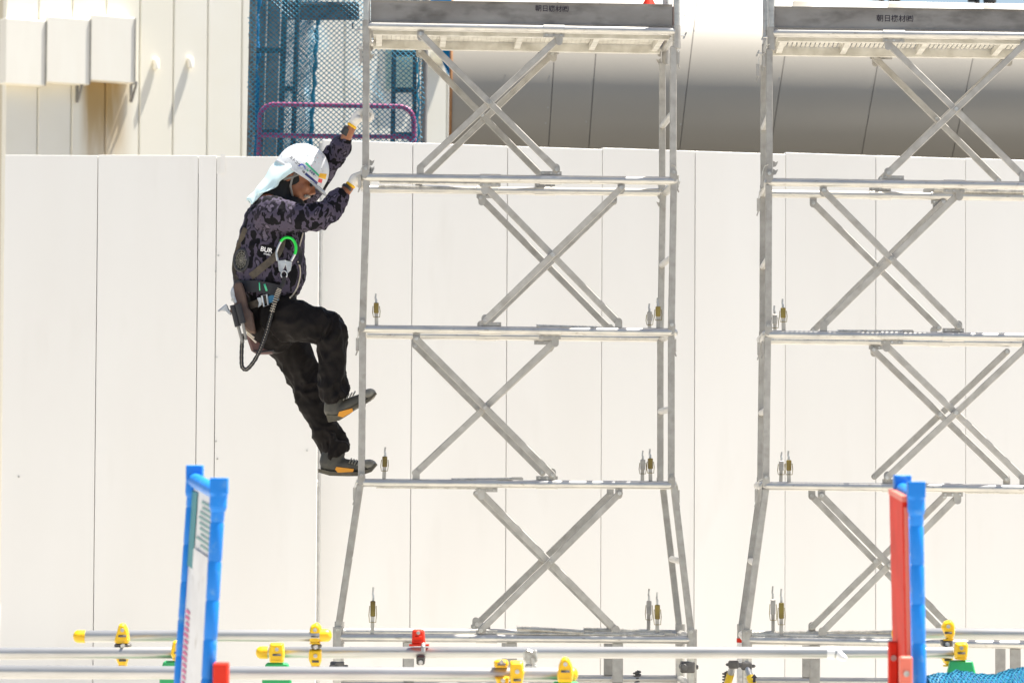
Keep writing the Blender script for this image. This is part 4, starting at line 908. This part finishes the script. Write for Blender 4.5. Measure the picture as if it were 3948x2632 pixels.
# face details
b = B(); b.ell(hd(.097, 0, -.0785), .013, .032, .0095, (HF, HL_, HU)); b.ell(hd(.088, .024, -.086), .010, .014, .010, (HF, HL_, HU)); b.ell(hd(.088, -.024, -.086), .010, .014, .010, (HF, HL_, HU)); mb, _ = fuse(b, .003, 2); build('moustache', mb, 'grey', person, ang=180)
for s in (-1, 1):
    b = B(); b.ell(hd(.080, .032*s, -.024), .012, .014, .009, (HF, HL_, HU)); build('eye', b, 'hair', person)
    b = B(); b.tube([hd(.093, .012*s, -.006), hd(.092, .03*s, -.002), hd(.078, .05*s, -.006)], [.004, .005, .003], 6); build('eyebrow', b, 'grey', person)
b = B(); b.tube([hd(-.015, .084, -.006), hd(-.012, .086, -.05), hd(.0, .076, -.085), hd(.035, .05, -.125), hd(.06, .0, -.138), hd(.035, -.05, -.125), hd(.0, -.076, -.085), hd(-.012, -.086, -.006)], .0055, 8, ry=.0025); build('chin_strap', b, 'column', person)
b = B(); b.tube([hd(.01, .083, -.004), hd(-.01, .089, -.035), hd(-.045, .09, -.075), hd(-.06, .086, -.06)], .006, 8, ry=.003); build('ear_strap', b, 'column', person)
# --- boots
def boot(Y, up, foot, sole, panel, toe, name):
    b = B(); loft(b, [(x, y, Y, r, w_) for x, y, r, w_ in up]); loft(b, [(x, y, Y, r, w_) for x, y, r, w_ in foot])
    f_, _ = fuse(b, .005, 3); bt = build(name, f_, 'boot', person, ang=180)
    b = B(); top, bot = sole; n = len(top); rows = []
    ws = [.034, .043, .045, .047, .046, .030][:n]
    for i in range(n):
        a, c = pt(*top[i], Y), pt(*bot[i], Y); w_ = ws[i]; rows.append([a - YA*w_, c - YA*w_*.95, c + YA*w_*.95, a + YA*w_, a - YA*w_])
    b.grid(rows); b.add(rows[0][:4], [(0, 1, 2, 3)]); b.add(rows[-1][:4], [(3, 2, 1, 0)]); build('sole', b, 'sole', bt, ang=30)
    b = B(); b.prism([pt(x, y, Y - .0495) for x, y in panel], YA*.006); build('side_panel', b, 'orange', bt, smooth=False)
    b = B(); b.ell(pt(*toe[0], Y), toe[1], .046, toe[2], (toe[3], YA, YA.cross(toe[3])), 16, 10); build('toe_cap', b, 'boottoe', bt)
    return bt
ud = V((.89, 0, .45)).normalized()
boot(17.17, [(1292, 1520, 34, .045), (1286, 1560, 36, .046), (1282, 1590, 34, .044)],
     [(1276, 1594, 27, .038), (1310, 1582, 30, .043), (1350, 1560, 28, .045), (1390, 1542, 24, .044), (1424, 1525, 20, .04)],
     ([(1258, 1600), (1300, 1602), (1343, 1580), (1382, 1556), (1424, 1536), (1449, 1512)], [(1266, 1626), (1307, 1620), (1346, 1596), (1383, 1567), (1428, 1545), (1453, 1518)]),
     [(1302, 1603), (1307, 1587), (1358, 1573), (1361, 1586), (1322, 1608)], ((1421, 1522), .040, .031, ud), 'right_boot')
boot(17.45, [(1290, 1735, 44, .048), (1278, 1770, 44, .047), (1268, 1795, 40, .044)],
     [(1250, 1794, 26, .036), (1310, 1797, 32, .043), (1350, 1798, 28, .045), (1390, 1798, 24, .044), (1422, 1797, 20, .04)],
     ([(1228, 1806), (1275, 1816), (1340, 1820), (1385, 1818), (1428, 1806), (1450, 1784)], [(1228, 1820), (1273, 1833), (1340, 1835), (1386, 1834), (1432, 1818), (1455, 1791)]),
     [(1292, 1809), (1297, 1799), (1364, 1807), (1361, 1818), (1302, 1821)], ((1420, 1792), .042, .030, V((.98, 0, .12)).normalized()), 'left_boot')
for (Y, L) in ((17.12, [(1330, 1530), (1342, 1524), (1354, 1519), (1366, 1514)]), (17.40, [(1352, 1772), (1362, 1775), (1372, 1778), (1382, 1781)])):
    b = B()
    for x, y in L: b.tube([pt(x - 6, y + 12, Y), pt(x, y, Y + .01), pt(x + 3, y - 5, Y + .045)], .004, 6)
    o = build('laces', b, 'boottoe', person); o['kind'] = 'stuff'
# --- harness, belt, hook, lanyard
ribbon('shoulder_strap', [(968, 1066), (1005, 1036), (1040, 1008), (1066, 984), (1082, 955), (1088, 925)], .036, 'strap', off=.008)
ribbon('back_strap', [(948, 880), (930, 930), (912, 985), (906, 1040), (918, 1085), (940, 1110)], .030, 'strap', off=.006)
ribbon('front_strap', [(1125, 925), (1150, 960), (1158, 990), (1150, 1020)], .026, 'pad', off=.006)
ribbon('belt_pad', [(908, 1102), (945, 1104), (990, 1104), (1035, 1112), (1080, 1122)], .058, 'pad', th=.012, off=.010)
wb_ = ribbon('waist_belt', [(925, 1192), (960, 1180), (1000, 1166), (1040, 1152), (1075, 1146)], .036, 'strap', th=.005, off=.014)
ribbon('blue_webbing', [(1034, 1157), (1050, 1151), (1068, 1146)], .034, 'bluestrap', th=.006, off=.018)
ribbon('green_label', [(1000, 1090), (1001, 1105), (1002, 1119)], .006, 'printgreen', off=.024); ribbon('green_label', [(1020, 1096), (1024, 1108), (1028, 1120)], .010, 'printgreen', off=.024)
def ringpath(name, P, r, m, closed=True, Yo=.02, n=8, parent=None):
    b = B(); b.tube([hit(x, y, Yo) if Yo is not None else V(x) for x, y in P], r, n, closed=closed); return build(name, b, m, parent or person)
yb = hit(1015, 1160, .03).y
b = B(); b.tube([pt(x, y, yb) for x, y in [(1010, 1140), (1028, 1135), (1034, 1176), (1018, 1181)]], .0055, 8, closed=True); bk = build('buckle', b, 'alu', person)
b = B(); b.prism([pt(x, y, yb) for x, y in [(990, 1148), (1006, 1145), (1011, 1160), (1008, 1176), (994, 1186), (997, 1168)]], YA*.008); build('buckle_tongue', b, 'alu', bk, smooth=False, bevel=.002)
yh = min(hit(x, y, .02).y for x, y in [(1108, 960), (1095, 1030), (1080, 945), (1135, 960)]) 
arcq = cr([(1070, 1005), (1066, 975), (1076, 945), (1090, 922), (1110, 915), (1129, 924), (1140, 946), (1140, 970), (1131, 990), (1122, 1006)], 4)
b = B(); b.tube([pt(x, y, yh) for x, y in arcq], .0068, 8); hk_ = build('safety_hook', b, 'alu', person)
b = B(); b.tube([pt(x, y, yh - .004) for x, y in arcq[10:31]], .0072, 8); build('green_cover', b, 'hookgreen', hk_)
b = B(); b.prism([pt(x, y, yh) for x, y in [(1070, 1004), (1095, 1002), (1126, 1009), (1121, 1042), (1108, 1054), (1101, 1020), (1092, 1040), (1086, 1054), (1075, 1044)]], YA*.012); build('hook_body', b, 'alu', hk_, smooth=False, bevel=.002)
b = B(); b.tube([pt(1095 + 12*math.cos(t*math.pi/6), 1058 + 14*math.sin(t*math.pi/6), yh) for t in range(12)], .0035, 8, closed=True); build('hook_eye', b, 'alu', hk_)
lp = cr([(1096, 1066), (1092, 1090), (1078, 1115), (1066, 1145), (1052, 1190), (1040, 1235), (1026, 1285), (1008, 1335), (988, 1378), (966, 1410), (948, 1424), (934, 1414), (931, 1385), (932, 1345), (934, 1312), (938, 1290)], 5)
ly = min(yh, 17.13); b = B(); LP = [pt(x, y, ly - .012 + (.05*max(0, (i - 45)/30))) for i, (x, y) in enumerate(lp)]
b.tube(LP, [.0105 + .0014*math.sin(i*2.2) for i in range(len(LP))], 10); la = build('lanyard', b, 'lany', person)
b = B()
for i in range(18, len(LP) - 1):
    p = LP[i] + (LP[i + 1] - LP[i])*.3; b.cyl(p - YA*.0095, p - YA*.0118 + (LP[i + 1] - LP[i])*.35, .0016, 6)
o = build('stitching', b, 'cord', la); o['kind'] = 'stuff'
b = B()
for i in range(10, 22):
    t = (LP[i + 1] - LP[i - 1]).normalized(); s = t.cross(YA).normalized(); p = LP[i] - YA*.0105; b.cyl(p - s*.012, p + s*.012, .0014, 6)
o = build('stitch_bars', b, 'cord', la); o['kind'] = 'stuff'
# holster, bag, fan, cords
yp = 17.12
b = B(); b.prism([pt(x, y, yp) for x, y in [(906, 1088), (928, 1084), (942, 1120), (955, 1185), (972, 1205), (978, 1240), (985, 1285), (962, 1282), (940, 1262), (918, 1215), (902, 1170), (897, 1120)]], YA*.09); build('tool_holster', b, 'leather', person, smooth=False, bevel=.008)
b = B(); b.prism([pt(x, y, 17.24) for x, y in [(946, 1280), (1062, 1290), (1056, 1356), (1040, 1362), (985, 1363), (968, 1352), (956, 1318)]], YA*.16); bg_ = build('waist_bag', b, 'bag', person, smooth=False, bevel=.012)
b = B(); b.tube([pt(975, 1352, 17.236), pt(1010, 1356, 17.236), pt(1056, 1350, 17.236)], .004, 6); build('bag_piping', b, 'pad', bg_)
fp = hit(931, 1003, .008); fn = V((-.45, -.88, .08)).normalized(); fx = fn.cross(ZA).normalized(); fz = fx.cross(fn).normalized()
rx, rz = .040, .054
def ov(r, a): return fp + fx*(rx*r*math.cos(a)) + fz*(rz*r*math.sin(a))
b = B(); b.tube([ov(1, 2*math.pi*i/28) for i in range(28)], .008, 8, closed=True); fan = build('cooling_fan', b, 'black', person)
b = B(); b.prism([ov(.98, 2*math.pi*i/28) - fn*.004 for i in range(28)], -fn*.012); build('fan_back', b, 'hood', fan, smooth=False)
b = B()
for rr in (.28, .5, .72): b.tube([ov(rr, 2*math.pi*i/24) + fn*.004 for i in range(24)], .0016, 5, closed=True)
for i in range(12): b.cyl(ov(.12, i*math.pi/6) + fn*.004, ov(.95, i*math.pi/6) + fn*.004, .0014, 5)
b.ell(fp + fn*.005, .006, .006, .006); o = build('fan_grille', b, 'boottoe', fan); o['kind'] = 'stuff'
for q in ([(1168, 898), (1160, 930), (1150, 966)], [(1148, 1008), (1157, 1032), (1157, 1065), (1147, 1105), (1132, 1132), (1118, 1148)]):
    b = B(); b.tube([hit(x, y, .004) for x, y in cr(q, 5)], .0036, 6); build('cord', b, 'cord', person)
# lettering on the jacket
def body_text(bodyt, x, y, ang, size, m):
    cu = bpy.data.curves.new('t', 'FONT'); cu.body = bodyt; cu.size = 1; cu.align_x = 'LEFT'; cu.align_y = 'CENTER'; cu.resolution_u = 3; cu.offset = .02
    ob = bpy.data.objects.new('t', cu); COL.objects.link(ob); dg = bpy.context.evaluated_depsgraph_get(); me = bpy.data.meshes.new_from_object(ob.evaluated_get(dg)); bpy.data.objects.remove(ob)
    ca, sa = math.cos(R(ang)), math.sin(R(ang)); b = B(); dd = hit(x + size, y, .0)
    b.v = [hit(x + size*(v.co.x*ca + v.co.y*sa), y + size*(v.co.x*sa - v.co.y*ca), .004) for v in me.vertices]; b.f = [tuple(p.vertices) for p in me.polygons]
    build('jacket_lettering', b, m, jacket, smooth=False)
body_text('BUR', 1004, 959, 12, 25, 'printwhite'); body_text('WORK', 1016, 978, 12, 9, 'printwhite')
# --- tools carried in the holster (things of their own)
yt = yp - .022
t1 = thing('claw_hammer', 'claw hammer with dark grip hanging at the worker\'s back', 'hammer', pt(930, 1320, yt), None)
b = B(); b.cyl(pt(898, 1176, yt), pt(918, 1258, yt), .0165, 12); build('grip', b, 'pad', t1)
b = B(); b.cyl(pt(918, 1258, yt), pt(935, 1320, yt), .0085, 10); build('shaft', b, 'column', t1)
b = B(); b.prism([pt(x, y, yt - .006) for x, y in [(837, 1199), (856, 1183), (873, 1170), (878, 1180), (882, 1192), (893, 1202), (890, 1216), (878, 1212), (866, 1200), (850, 1198), (842, 1204)]], YA*.02); build('claw_head', b, 'alu', t1, smooth=False, bevel=.004)
b = B(); b.cyl(pt(893, 1205, yt), pt(900, 1185, yt), .012, 10); build('collar', b, 'leather', t1)
t2 = thing('ratchet_wrench', 'ratchet wrench with black grip and bright head in worker\'s holster', 'wrench', pt(948, 1308, yt), None)
b = B(); b.cyl(pt(917, 1172, yt - .014), pt(936, 1246, yt - .014), .0165, 12); build('grip', b, 'pad', t2)
b = B(); b.cyl(pt(936, 1246, yt - .014), pt(949, 1310, yt - .014), .0075, 10); build('shaft', b, 'column', t2)
b = B(); b.prism([pt(x, y, yt - .012) for x, y in [(896, 1102), (901, 1112), (905, 1140), (914, 1166), (908, 1172), (897, 1164), (890, 1148), (888, 1126)]], YA*.012); build('jaw', b, 'alu', t2, smooth=False, bevel=.003)
b = B(); q = pt(897, 1156, yt - .013); b.cyl(q, q - YA*.006, .008, 10); build('pivot', b, 'bolt', t2)
for i, (x0, y0, x1, y1, nm, lb) in enumerate([(946, 1272, 980, 1302, 'pencil', 'upper of two thin brass rods sticking out below the holster'), (952, 1286, 988, 1320, 'pencil', 'lower of two thin brass rods sticking out below the holster')]):
    b = B(); b.cyl(pt(x0, y0, yp + .03), pt(x1, y1, yp + .02), .0045, 8); tag(build('brass_rod', b, 'cord'), lb, 'rod')
# ================================================================== foreground: pipe barricade, clamps, stands, barricade boards
def pipe(x0, x1, y0, y1, Y, label):
    p0, p1 = pt(x0, y0, Y), pt(x1, y1, Y); b = B(); d = (p1 - p0).normalized()
    b.tube([p0, p0, p1, p1], [.0205, .0243, .0243, .0205], 24, cap=False)
    b.tube([p0 + d*.0005, p1 - d*.0005], .0205, 16, cap=False)
    return tag(build('scaffold_pipe', b, 'pipe', loc=(p0 + p1)/2, ang=50), label, 'pipe', 'pipes of the site barrier')
pipe(300, 1252, 2452, 2448, 13.95, 'short galvanised pipe clamped on top at lower left, yellow cap at its left end')
pipe(-260, 700, 2519, 2515, 13.72, 'galvanised pipe entering at left edge below the short capped pipe')
pipe(1012, 3672, 2514, 2514, 14.15, 'long galvanised pipe running across in front of both tower bases')
pipe(-260, 2196, 2588, 2598, 12.4, 'lowest and nearest galvanised pipe along the bottom edge')
pipe(3462, 4300, 2441, 2446, 14.4, 'galvanised pipe at lower right leaving the picture')
def cap(x, y, Y, s, label):
    p = pt(x, y, Y); b = B(); b.tube([p - XA*s*.022, p, p + XA*s*.012, p + XA*s*.022, p + XA*s*.027], [.0262, .0262, .0255, .019, .008], 20)
    tag(build('pipe_end_cap', b, 'yellow', loc=p), label, 'end cap', 'yellow pipe end caps')
cap(308, 2452, 13.95, -1, 'yellow end cap on the left end of the short top pipe'); cap(1012, 2514, 14.15, -1, 'yellow end cap on the left end of the long pipe'); cap(1254, 2448, 13.95, 1, 'round yellow cap on the right end of the short top pipe')
cap(2200, 2598, 12.4, 1, 'yellow end cap on the right end of the lowest pipe'); cap(3462, 2441, 14.4, -1, 'yellow end cap half hidden behind the red barricade edge')
def cover(poly, Y, dep, m='yellow', taper=.75, vox=.0045):
    # moulded cover: side outline from the photo, swelling to full depth in the middle
    b = B(); P = [pt(x, y, Y) for x, y in poly]; c = sum(P, V((0, 0, 0)))/len(P)
    for (k, s) in ((1.0, .55), (taper + .12, 1.0)):
        b.prism([c + (p - c)*k - YA*dep*s for p in P], YA*dep*s*2)
    return fuse(b, vox, 4, .5)[0]
def clamp(label, covers, Y, jaws=(), bolts=(), m='yellow', name='pipe_clamp', dep=.032):
    c = covers[0] if covers else jaws[0]; x = sum(p[0] for p in c)/len(c); y = max(p[1] for p in c)
    t = thing(name, label, 'clamp', pt(x, y, Y), 'clamps on the site barrier')
    for q in covers:
        pc = build('plastic_cover', cover(q, Y, dep, m), m, t, ang=60)
        xs_, ys_ = [a for a, e in q], [e for a, e in q]; xm, ym, hh, ww = sum(xs_)/len(xs_), sum(ys_)/len(ys_), max(ys_) - min(ys_), max(xs_) - min(xs_)
        b = B(); b.cyl(pt(xm - ww*.26, ym + hh*.12, Y - dep - .001), pt(xm + ww*.26, ym + hh*.12, Y - dep - .001), .0045, 8); build('hinge_pin', b, 'dark' if m == 'yellow' else m, pc)
        b = B(); e_ = pt(xm, ym - hh*.16, Y - dep); b.cyl(e_ + YA*.006, e_ - YA*.006, .0085, 6); build('bolt', b, 'bolt', pc, smooth=False)
        b = B(); b.bar(pt(xm - ww*.36, ym + hh*.42, Y - dep*.75), pt(xm + ww*.36, ym + hh*.42, Y - dep*.75), .006, .02, YA, rnd=False); build('cover_lip', b, m, pc, smooth=False)
    for q in jaws:
        b = B(); b.prism([pt(a, e, Y - .03) for a, e in q], YA*.06); build('steel_jaw', b, 'dark' if m != 'bolt' else 'bolt', t, smooth=False, bevel=.005)
    for (bx_, by_) in bolts:
        q = pt(bx_, by_, Y - .035); b = B(); b.cyl(q, q - YA*.014, .010, 6); b.cyl(q - YA*.014, q - YA*.026, .006, 8); build('bolt', b, 'bolt', t, smooth=False)
    return t
def box_(x0, x1, y0, y1, tp=.12):
    w = (x1 - x0)*tp; return [(x0 + w, y0), (x1 - w, y0), (x1, y0 + (y1 - y0)*.4), (x1 - w*.3, y1), (x0 + w*.3, y1), (x0, y0 + (y1 - y0)*.4)]
clamp('yellow covered clamp joining two pipes near the left edge', [[(453, 2430), (460, 2404), (472, 2399), (484, 2404), (495, 2428), (500, 2470), (494, 2481), (447, 2481), (441, 2470)], [(446, 2497), (496, 2496), (497, 2535), (486, 2572), (462, 2572), (448, 2538)]], 13.76, [[(440, 2480), (500, 2480), (503, 2495), (440, 2495)]], [(474, 2488)])
clamp('yellow clamp half hidden behind the left blue barricade', [[(668, 2470), (684, 2464), (706, 2466), (710, 2520), (700, 2548), (672, 2546), (658, 2520)]], 13.66)
clamp('yellow clamp beside the capped left end of the long pipe', [[(1042, 2476), (1094, 2476), (1098, 2516), (1094, 2552), (1040, 2552), (1036, 2512)]], 14.08)
clamp('tall yellow double clamp where short top pipe meets the long pipe', [[(1190, 2438), (1200, 2408), (1222, 2397), (1238, 2410), (1244, 2445), (1230, 2484), (1206, 2486), (1188, 2462)], [(1192, 2500), (1240, 2500), (1240, 2545), (1230, 2574), (1206, 2576), (1190, 2540)]], 13.96, [[(1196, 2484), (1240, 2484), (1236, 2500), (1200, 2500)]], [(1218, 2492)])
rc = clamp('bright red clamp cover standing on the long pipe below the left tower', [[(1589, 2432), (1594, 2424), (1630, 2424), (1636, 2432), (1641, 2486), (1587, 2486)]], 14.12, [[(1604, 2528), (1640, 2528), (1636, 2562), (1606, 2562)]], [(1622, 2552)], m='red', dep=.025)
b = B(); p0, p1 = pt(1578, 2485, 14.11), pt(1654, 2485, 14.11); b.bar(p0, p1, .007, .06, YA, rnd=False); build('cover_flange', b, 'red', rc, smooth=False)
b = B(); p0 = pt(1632, 2482, 14.08); b.tube([p0, p0 - ZA*.012 - YA*.02, p0 - ZA*.03 - YA*.022], .009, 8); build('clip_tongue', b, 'bolt', rc)
clamp('open yellow cover on the lowest pipe, left of the bare steel clamp', [[(1903, 2546), (1918, 2540), (1956, 2542), (1962, 2556), (1958, 2572), (1906, 2572)], [(1908, 2606), (1964, 2606), (1960, 2640), (1946, 2660), (1918, 2640)]], 12.38)
clamp('yellow block clamp touching the bare steel clamp on the lowest pipe', [[(1966, 2546), (2016, 2545), (2022, 2590), (2014, 2632), (2002, 2660), (1974, 2660), (1966, 2610)]], 12.33)
mc = clamp('bare steel swivel clamp gripping long pipe and lowest pipe', [], 12.9, [[(2018, 2508), (2034, 2500), (2052, 2506), (2070, 2502), (2072, 2545), (2064, 2556), (2026, 2556), (2018, 2540)], [(2024, 2560), (2070, 2560), (2070, 2612), (2058, 2622), (2036, 2624), (2022, 2614)]], [(2058, 2574)], m='bolt', name='swivel_clamp')
b = B(); b.cyl(pt(2054, 2535, 12.85), pt(2058, 2580, 12.85), .006, 8); build('clamp_bolt', b, 'bolt', mc)
clamp('yellow cover at the right end of the lowest pipe above a green stand', [[(2155, 2560), (2166, 2534), (2180, 2529), (2194, 2536), (2206, 2560), (2212, 2600), (2206, 2628), (2150, 2628), (2148, 2600)]], 12.33)
clamp('yellow double clamp hung on the right pipe end beside blue barricade', [[(3628, 2416), (3640, 2394), (3664, 2386), (3678, 2402), (3681, 2440), (3668, 2474), (3650, 2470), (3640, 2440)], [(3630, 2500), (3668, 2495), (3674, 2520), (3672, 2556), (3660, 2570), (3640, 2556), (3628, 2535)]], 14.2, [[(3630, 2466), (3672, 2466), (3676, 2494), (3634, 2492)]], [(3652, 2482)])
clamp('squat yellow clamp on top of the pale green stand at right', [[(3682, 2476), (3722, 2473), (3732, 2484), (3728, 2530), (3722, 2544), (3682, 2540), (3678, 2510)]], 14.1)
def stand(x, y, Y, label):
    p = pt(x, y, Y); t = thing('barrier_stand', label, 'stand', V((p.x, p.y, 0)), 'green plastic stands of the site barrier'); h = p.z
    b = B(); b.prism([(p.x - .045, p.y - .02, h), (p.x + .045, p.y - .02, h), (p.x + .06, p.y - .02, h - .06), (p.x + .06, p.y - .02, h - .16), (p.x - .06, p.y - .02, h - .16), (p.x - .06, p.y - .02, h - .06)], YA*.05); build('head_plate', b, 'green', t, smooth=False, bevel=.006)
    for s in (-1, 1):
        b = B(); b.prism([(p.x - .05, p.y + .01*s, h - .14), (p.x + .05, p.y + .01*s, h - .14), (p.x + .13, p.y + .27*s, .02), (p.x - .13, p.y + .27*s, .02)], YA*.03); build('leg', b, 'green', t, smooth=False, bevel=.005)
        b = B(); b.box((p.x, p.y + .27*s, .012), .17, .04, .012); build('foot', b, 'green', t, smooth=False)
    b = B(); b.box((p.x, p.y, .3), .09, .12, .012); build('spreader', b, 'green', t, smooth=False)
    return t
stand(675, 2546, 13.68, 'green plastic stand under the clamp behind the left barricade'); stand(1068, 2553, 14.1, 'green plastic stand under the left end of the long pipe'); stand(2180, 2626, 12.36, 'green stand under the right end of the lowest pipe'); stand(3706, 2544, 14.1, 'green stand under the squat yellow clamp at right')
# wrap of clear film on the long pipe
b = B(); p = pt(3215, 2514, 14.15); b.tube([p - XA*.03, p, p + XA*.02, p + XA*.035 - ZA*.02 - YA*.02, p + XA*.05 - ZA*.025 - YA*.03], [.0262, .0268, .0262, .018, .008], 12); tag(build('film_wrap', b, 'clothwhite', loc=p), 'scrap of white film knotted on the long pipe', 'film')

# ------------------------------------------------------------------ blue barricade boards, seen nearly edge on
def seg_post(name, top, bot, Y, r, root, seg, m='bluep', z0=.03):
    a, c = pt(*top, Y), pt(*bot, Y); d = (c - a).normalized(); L = (a.z - z0)/-d.z; o = None
    pts, rs = [], []; t = 0.0; step = seg/ppm(Y)
    while t < L:
        e = min(t + step, L); pts += [a + d*(t + .001), a + d*(t + .006), a + d*(e - .006), a + d*(e - .001)]; rs += [r*.92, r, r*.99, r*.91]; t = e
    b = B(); b.tube(pts, rs, 18); return build(name, b, m, root, ang=60), a, d
def barricade(label, n_top, n_bot, f_top, f_bot, Yn, Yf, sgn, faces):
    an, af = pt(*n_top, Yn), pt(*f_top, Yf); base = (an + af)/2; base.z = 0
    t = thing('barricade_board', label, 'barricade', base, 'blue barricade boards in the foreground')
    pn_, a, d = seg_post('post', n_top, n_bot, Yn, .0205, t, 150); pf_, a2, d2 = seg_post('post', f_top, f_bot, Yf, .0205, t, 143)
    w = (a2 - a).normalized()
    for q, dd in ((a, d), (a2, d2)):
        b = B(); b.box(q + dd*.008, .026, .026, .024); b.tube([q + dd*.0, q + dd*.07, q + dd*.085], [.0265, .0262, .0215], 16); cb, _ = fuse(b, .003, 4); build('corner_cap', cb, 'bluep', t, ang=60)
    b = B(); b.cyl(a + d*.03 + w*.02, a2 + d2*.03 - w*.02, .0225, 18); build('top_rail', b, 'bluep', t)
    b = B(); L = 1.45; b.cyl(a + d*L, a2 + d2*L, .0205, 14); build('bottom_rail', b, 'bluep', t)
    # feet
    for q, dd in ((a, d), (a2, d2)):
        e = q + dd*((q.z - .03)/-dd.z); b = B(); b.box((e.x, e.y, .025), .24, .045, .025); build('foot', b, 'black', t, smooth=False, bevel=.01)
    return t, a, d, a2, d2, w
t, a, d, a2, d2, w = barricade('blue framed barricade with white and teal sign board, foreground left', (846, 1862), (803, 2600), (752, 1812), (697, 2600), 10.0, 10.5, 1, 0)
nrm = w.cross(d).normalized(); nrm = nrm if nrm.y < 0 else -nrm
def face(s0, s1, h0, h1, off, th=.004):
    g = lambda s, h: a + (a2 - a)*s + (d + (d2 - d)*s)*h + nrm*off
    return [g(s0, h0), g(s1, h0), g(s1, h1), g(s0, h1)]
def slab(name, q, m, th=.004, par=None): b = B(); b.prism(q, nrm*th); return build(name, b, m, par or t, smooth=False)
slab('sign_board', face(.05, .95, .05, 1.3, -.004), 'signwhite', .008); slab('teal_sheet', face(.74, .95, .06, .29, .0062), 'teal', .002)
for i in range(9): slab('print_line', face(.16, .5 + .2*random.random(), .075 + i*.016, .082 + i*.016, .0062), 'slat', .001)
slab('white_label', face(.14, .7, .225, .285, .009), 'signwhite', .002)
for i in range(26): slab('print_mark', face(.74, .86 + .06*random.random(), .42 + i*.018, .430 + i*.018, .0065), 'pink', .001)
slab('red_back_board', face(.03, .98, .10, 1.3, -.020), 'red', .006)
b = B(); q = pt(853, 2585, 9.96); b.box(q - ZA*.03, .022, .03, .055); build('red_foot_bracket', b, 'red', t, smooth=False, bevel=.004)
t, a, d, a2, d2, w = barricade('blue barricade with red board on its left side, foreground right', (3531, 1876), (3545, 2600), (3478, 1850), (3494, 2600), 10.0, 10.5, 1, 0)
nrm = w.cross(d).normalized(); nrm = nrm if nrm.x < 0 else -nrm
slab('red_board', face(.06, 1.06, .045, 1.35, .022), 'red', .016); slab('red_board_lip', face(.02, .05, .06, 1.35, .022), 'redlight', .012)
slab('top_lip', face(.02, 1.08, .028, .044, .020), 'redlight', .020)
for (x0, x1, y0, Y, m) in ((3425, 3459, 2470, 10.35, 'red'), (3468, 3516, 2528, 9.95, 'redlight')):
    p0, p1 = pt(x0, y0, Y), pt(x1, y0, Y); b = B(); b.box(((p0.x + p1.x)/2, Y, (p0.z + .1)/2), (p1.x - p0.x)/2, .02, (p0.z - .1)/2); o = build('bracket_leg', b, m, t, smooth=False, bevel=.004)
    q = V(((p0.x + p1.x)/2, Y - .02, p0.z - .05)); b = B(); b.cyl(q, q - YA*.006, .009, 8); build('bolt', b, 'bolt', o, smooth=False)

# ------------------------------------------------------------------ heap of blue netting, lower right
nh = thing('net_heap', 'bundled bright blue netting heaped at the lower right corner', 'net', V((pt(3790, 2640, 13.0).x, 13.0, 0)))
rows = []; YH2 = 13.0
def top_y(x): return 2594 + 6*math.sin(x*.03) + (14 if x < 3610 else 0)*((3610 - x)/40 if x < 3610 else 0) + 8*math.exp(-((x - 3760)/60)**2) - 12*max(0, (x - 3850)/100)
b = B()
for i in range(15):
    r = []
    for j in range(61):
        x = 3575 + j*9; e = i/14*math.pi; zt_ = pt(x, top_y(x), YH2).z; q = pt(x, top_y(x), YH2)
        r.append(V((q.x, YH2 - .16*math.cos(e), (zt_ - .22) + .22*math.sin(e)**.7 + .012*noise.noise(V((x*.04, e*3, 0))))))
    rows.append(r)
b.grid(rows); build('heap', b, 'netbulk', nh, ang=180)
b = B()
for s in (1, -1):
    for k in range(-20, 80, 2):
        pts_ = []
        for m in range(29):
            i, j = m*.5, k + s*m*.8
            if 0 <= j <= 60:
                i0, j0 = min(int(i), 13), min(int(j), 59); fi, fj = i - i0, j - j0
                p = rows[i0][j0]*(1 - fi)*(1 - fj) + rows[i0 + 1][j0]*fi*(1 - fj) + rows[i0][j0 + 1]*(1 - fi)*fj + rows[i0 + 1][j0 + 1]*fi*fj
                pts_.append(p + V((0, -.006, .006)))
        if len(pts_) > 2: b.tube(pts_, .003, 4)
o = build('net_cords', b, 'netblue', nh); o['kind'] = 'stuff'
for s in (-1, 1):
    b = B(); b.box((pt(3790, 0, 13.0).x + .2*s, 13.0, .38), .15, .14, .38); build('base_crate', b, 'column', nh, smooth=False)
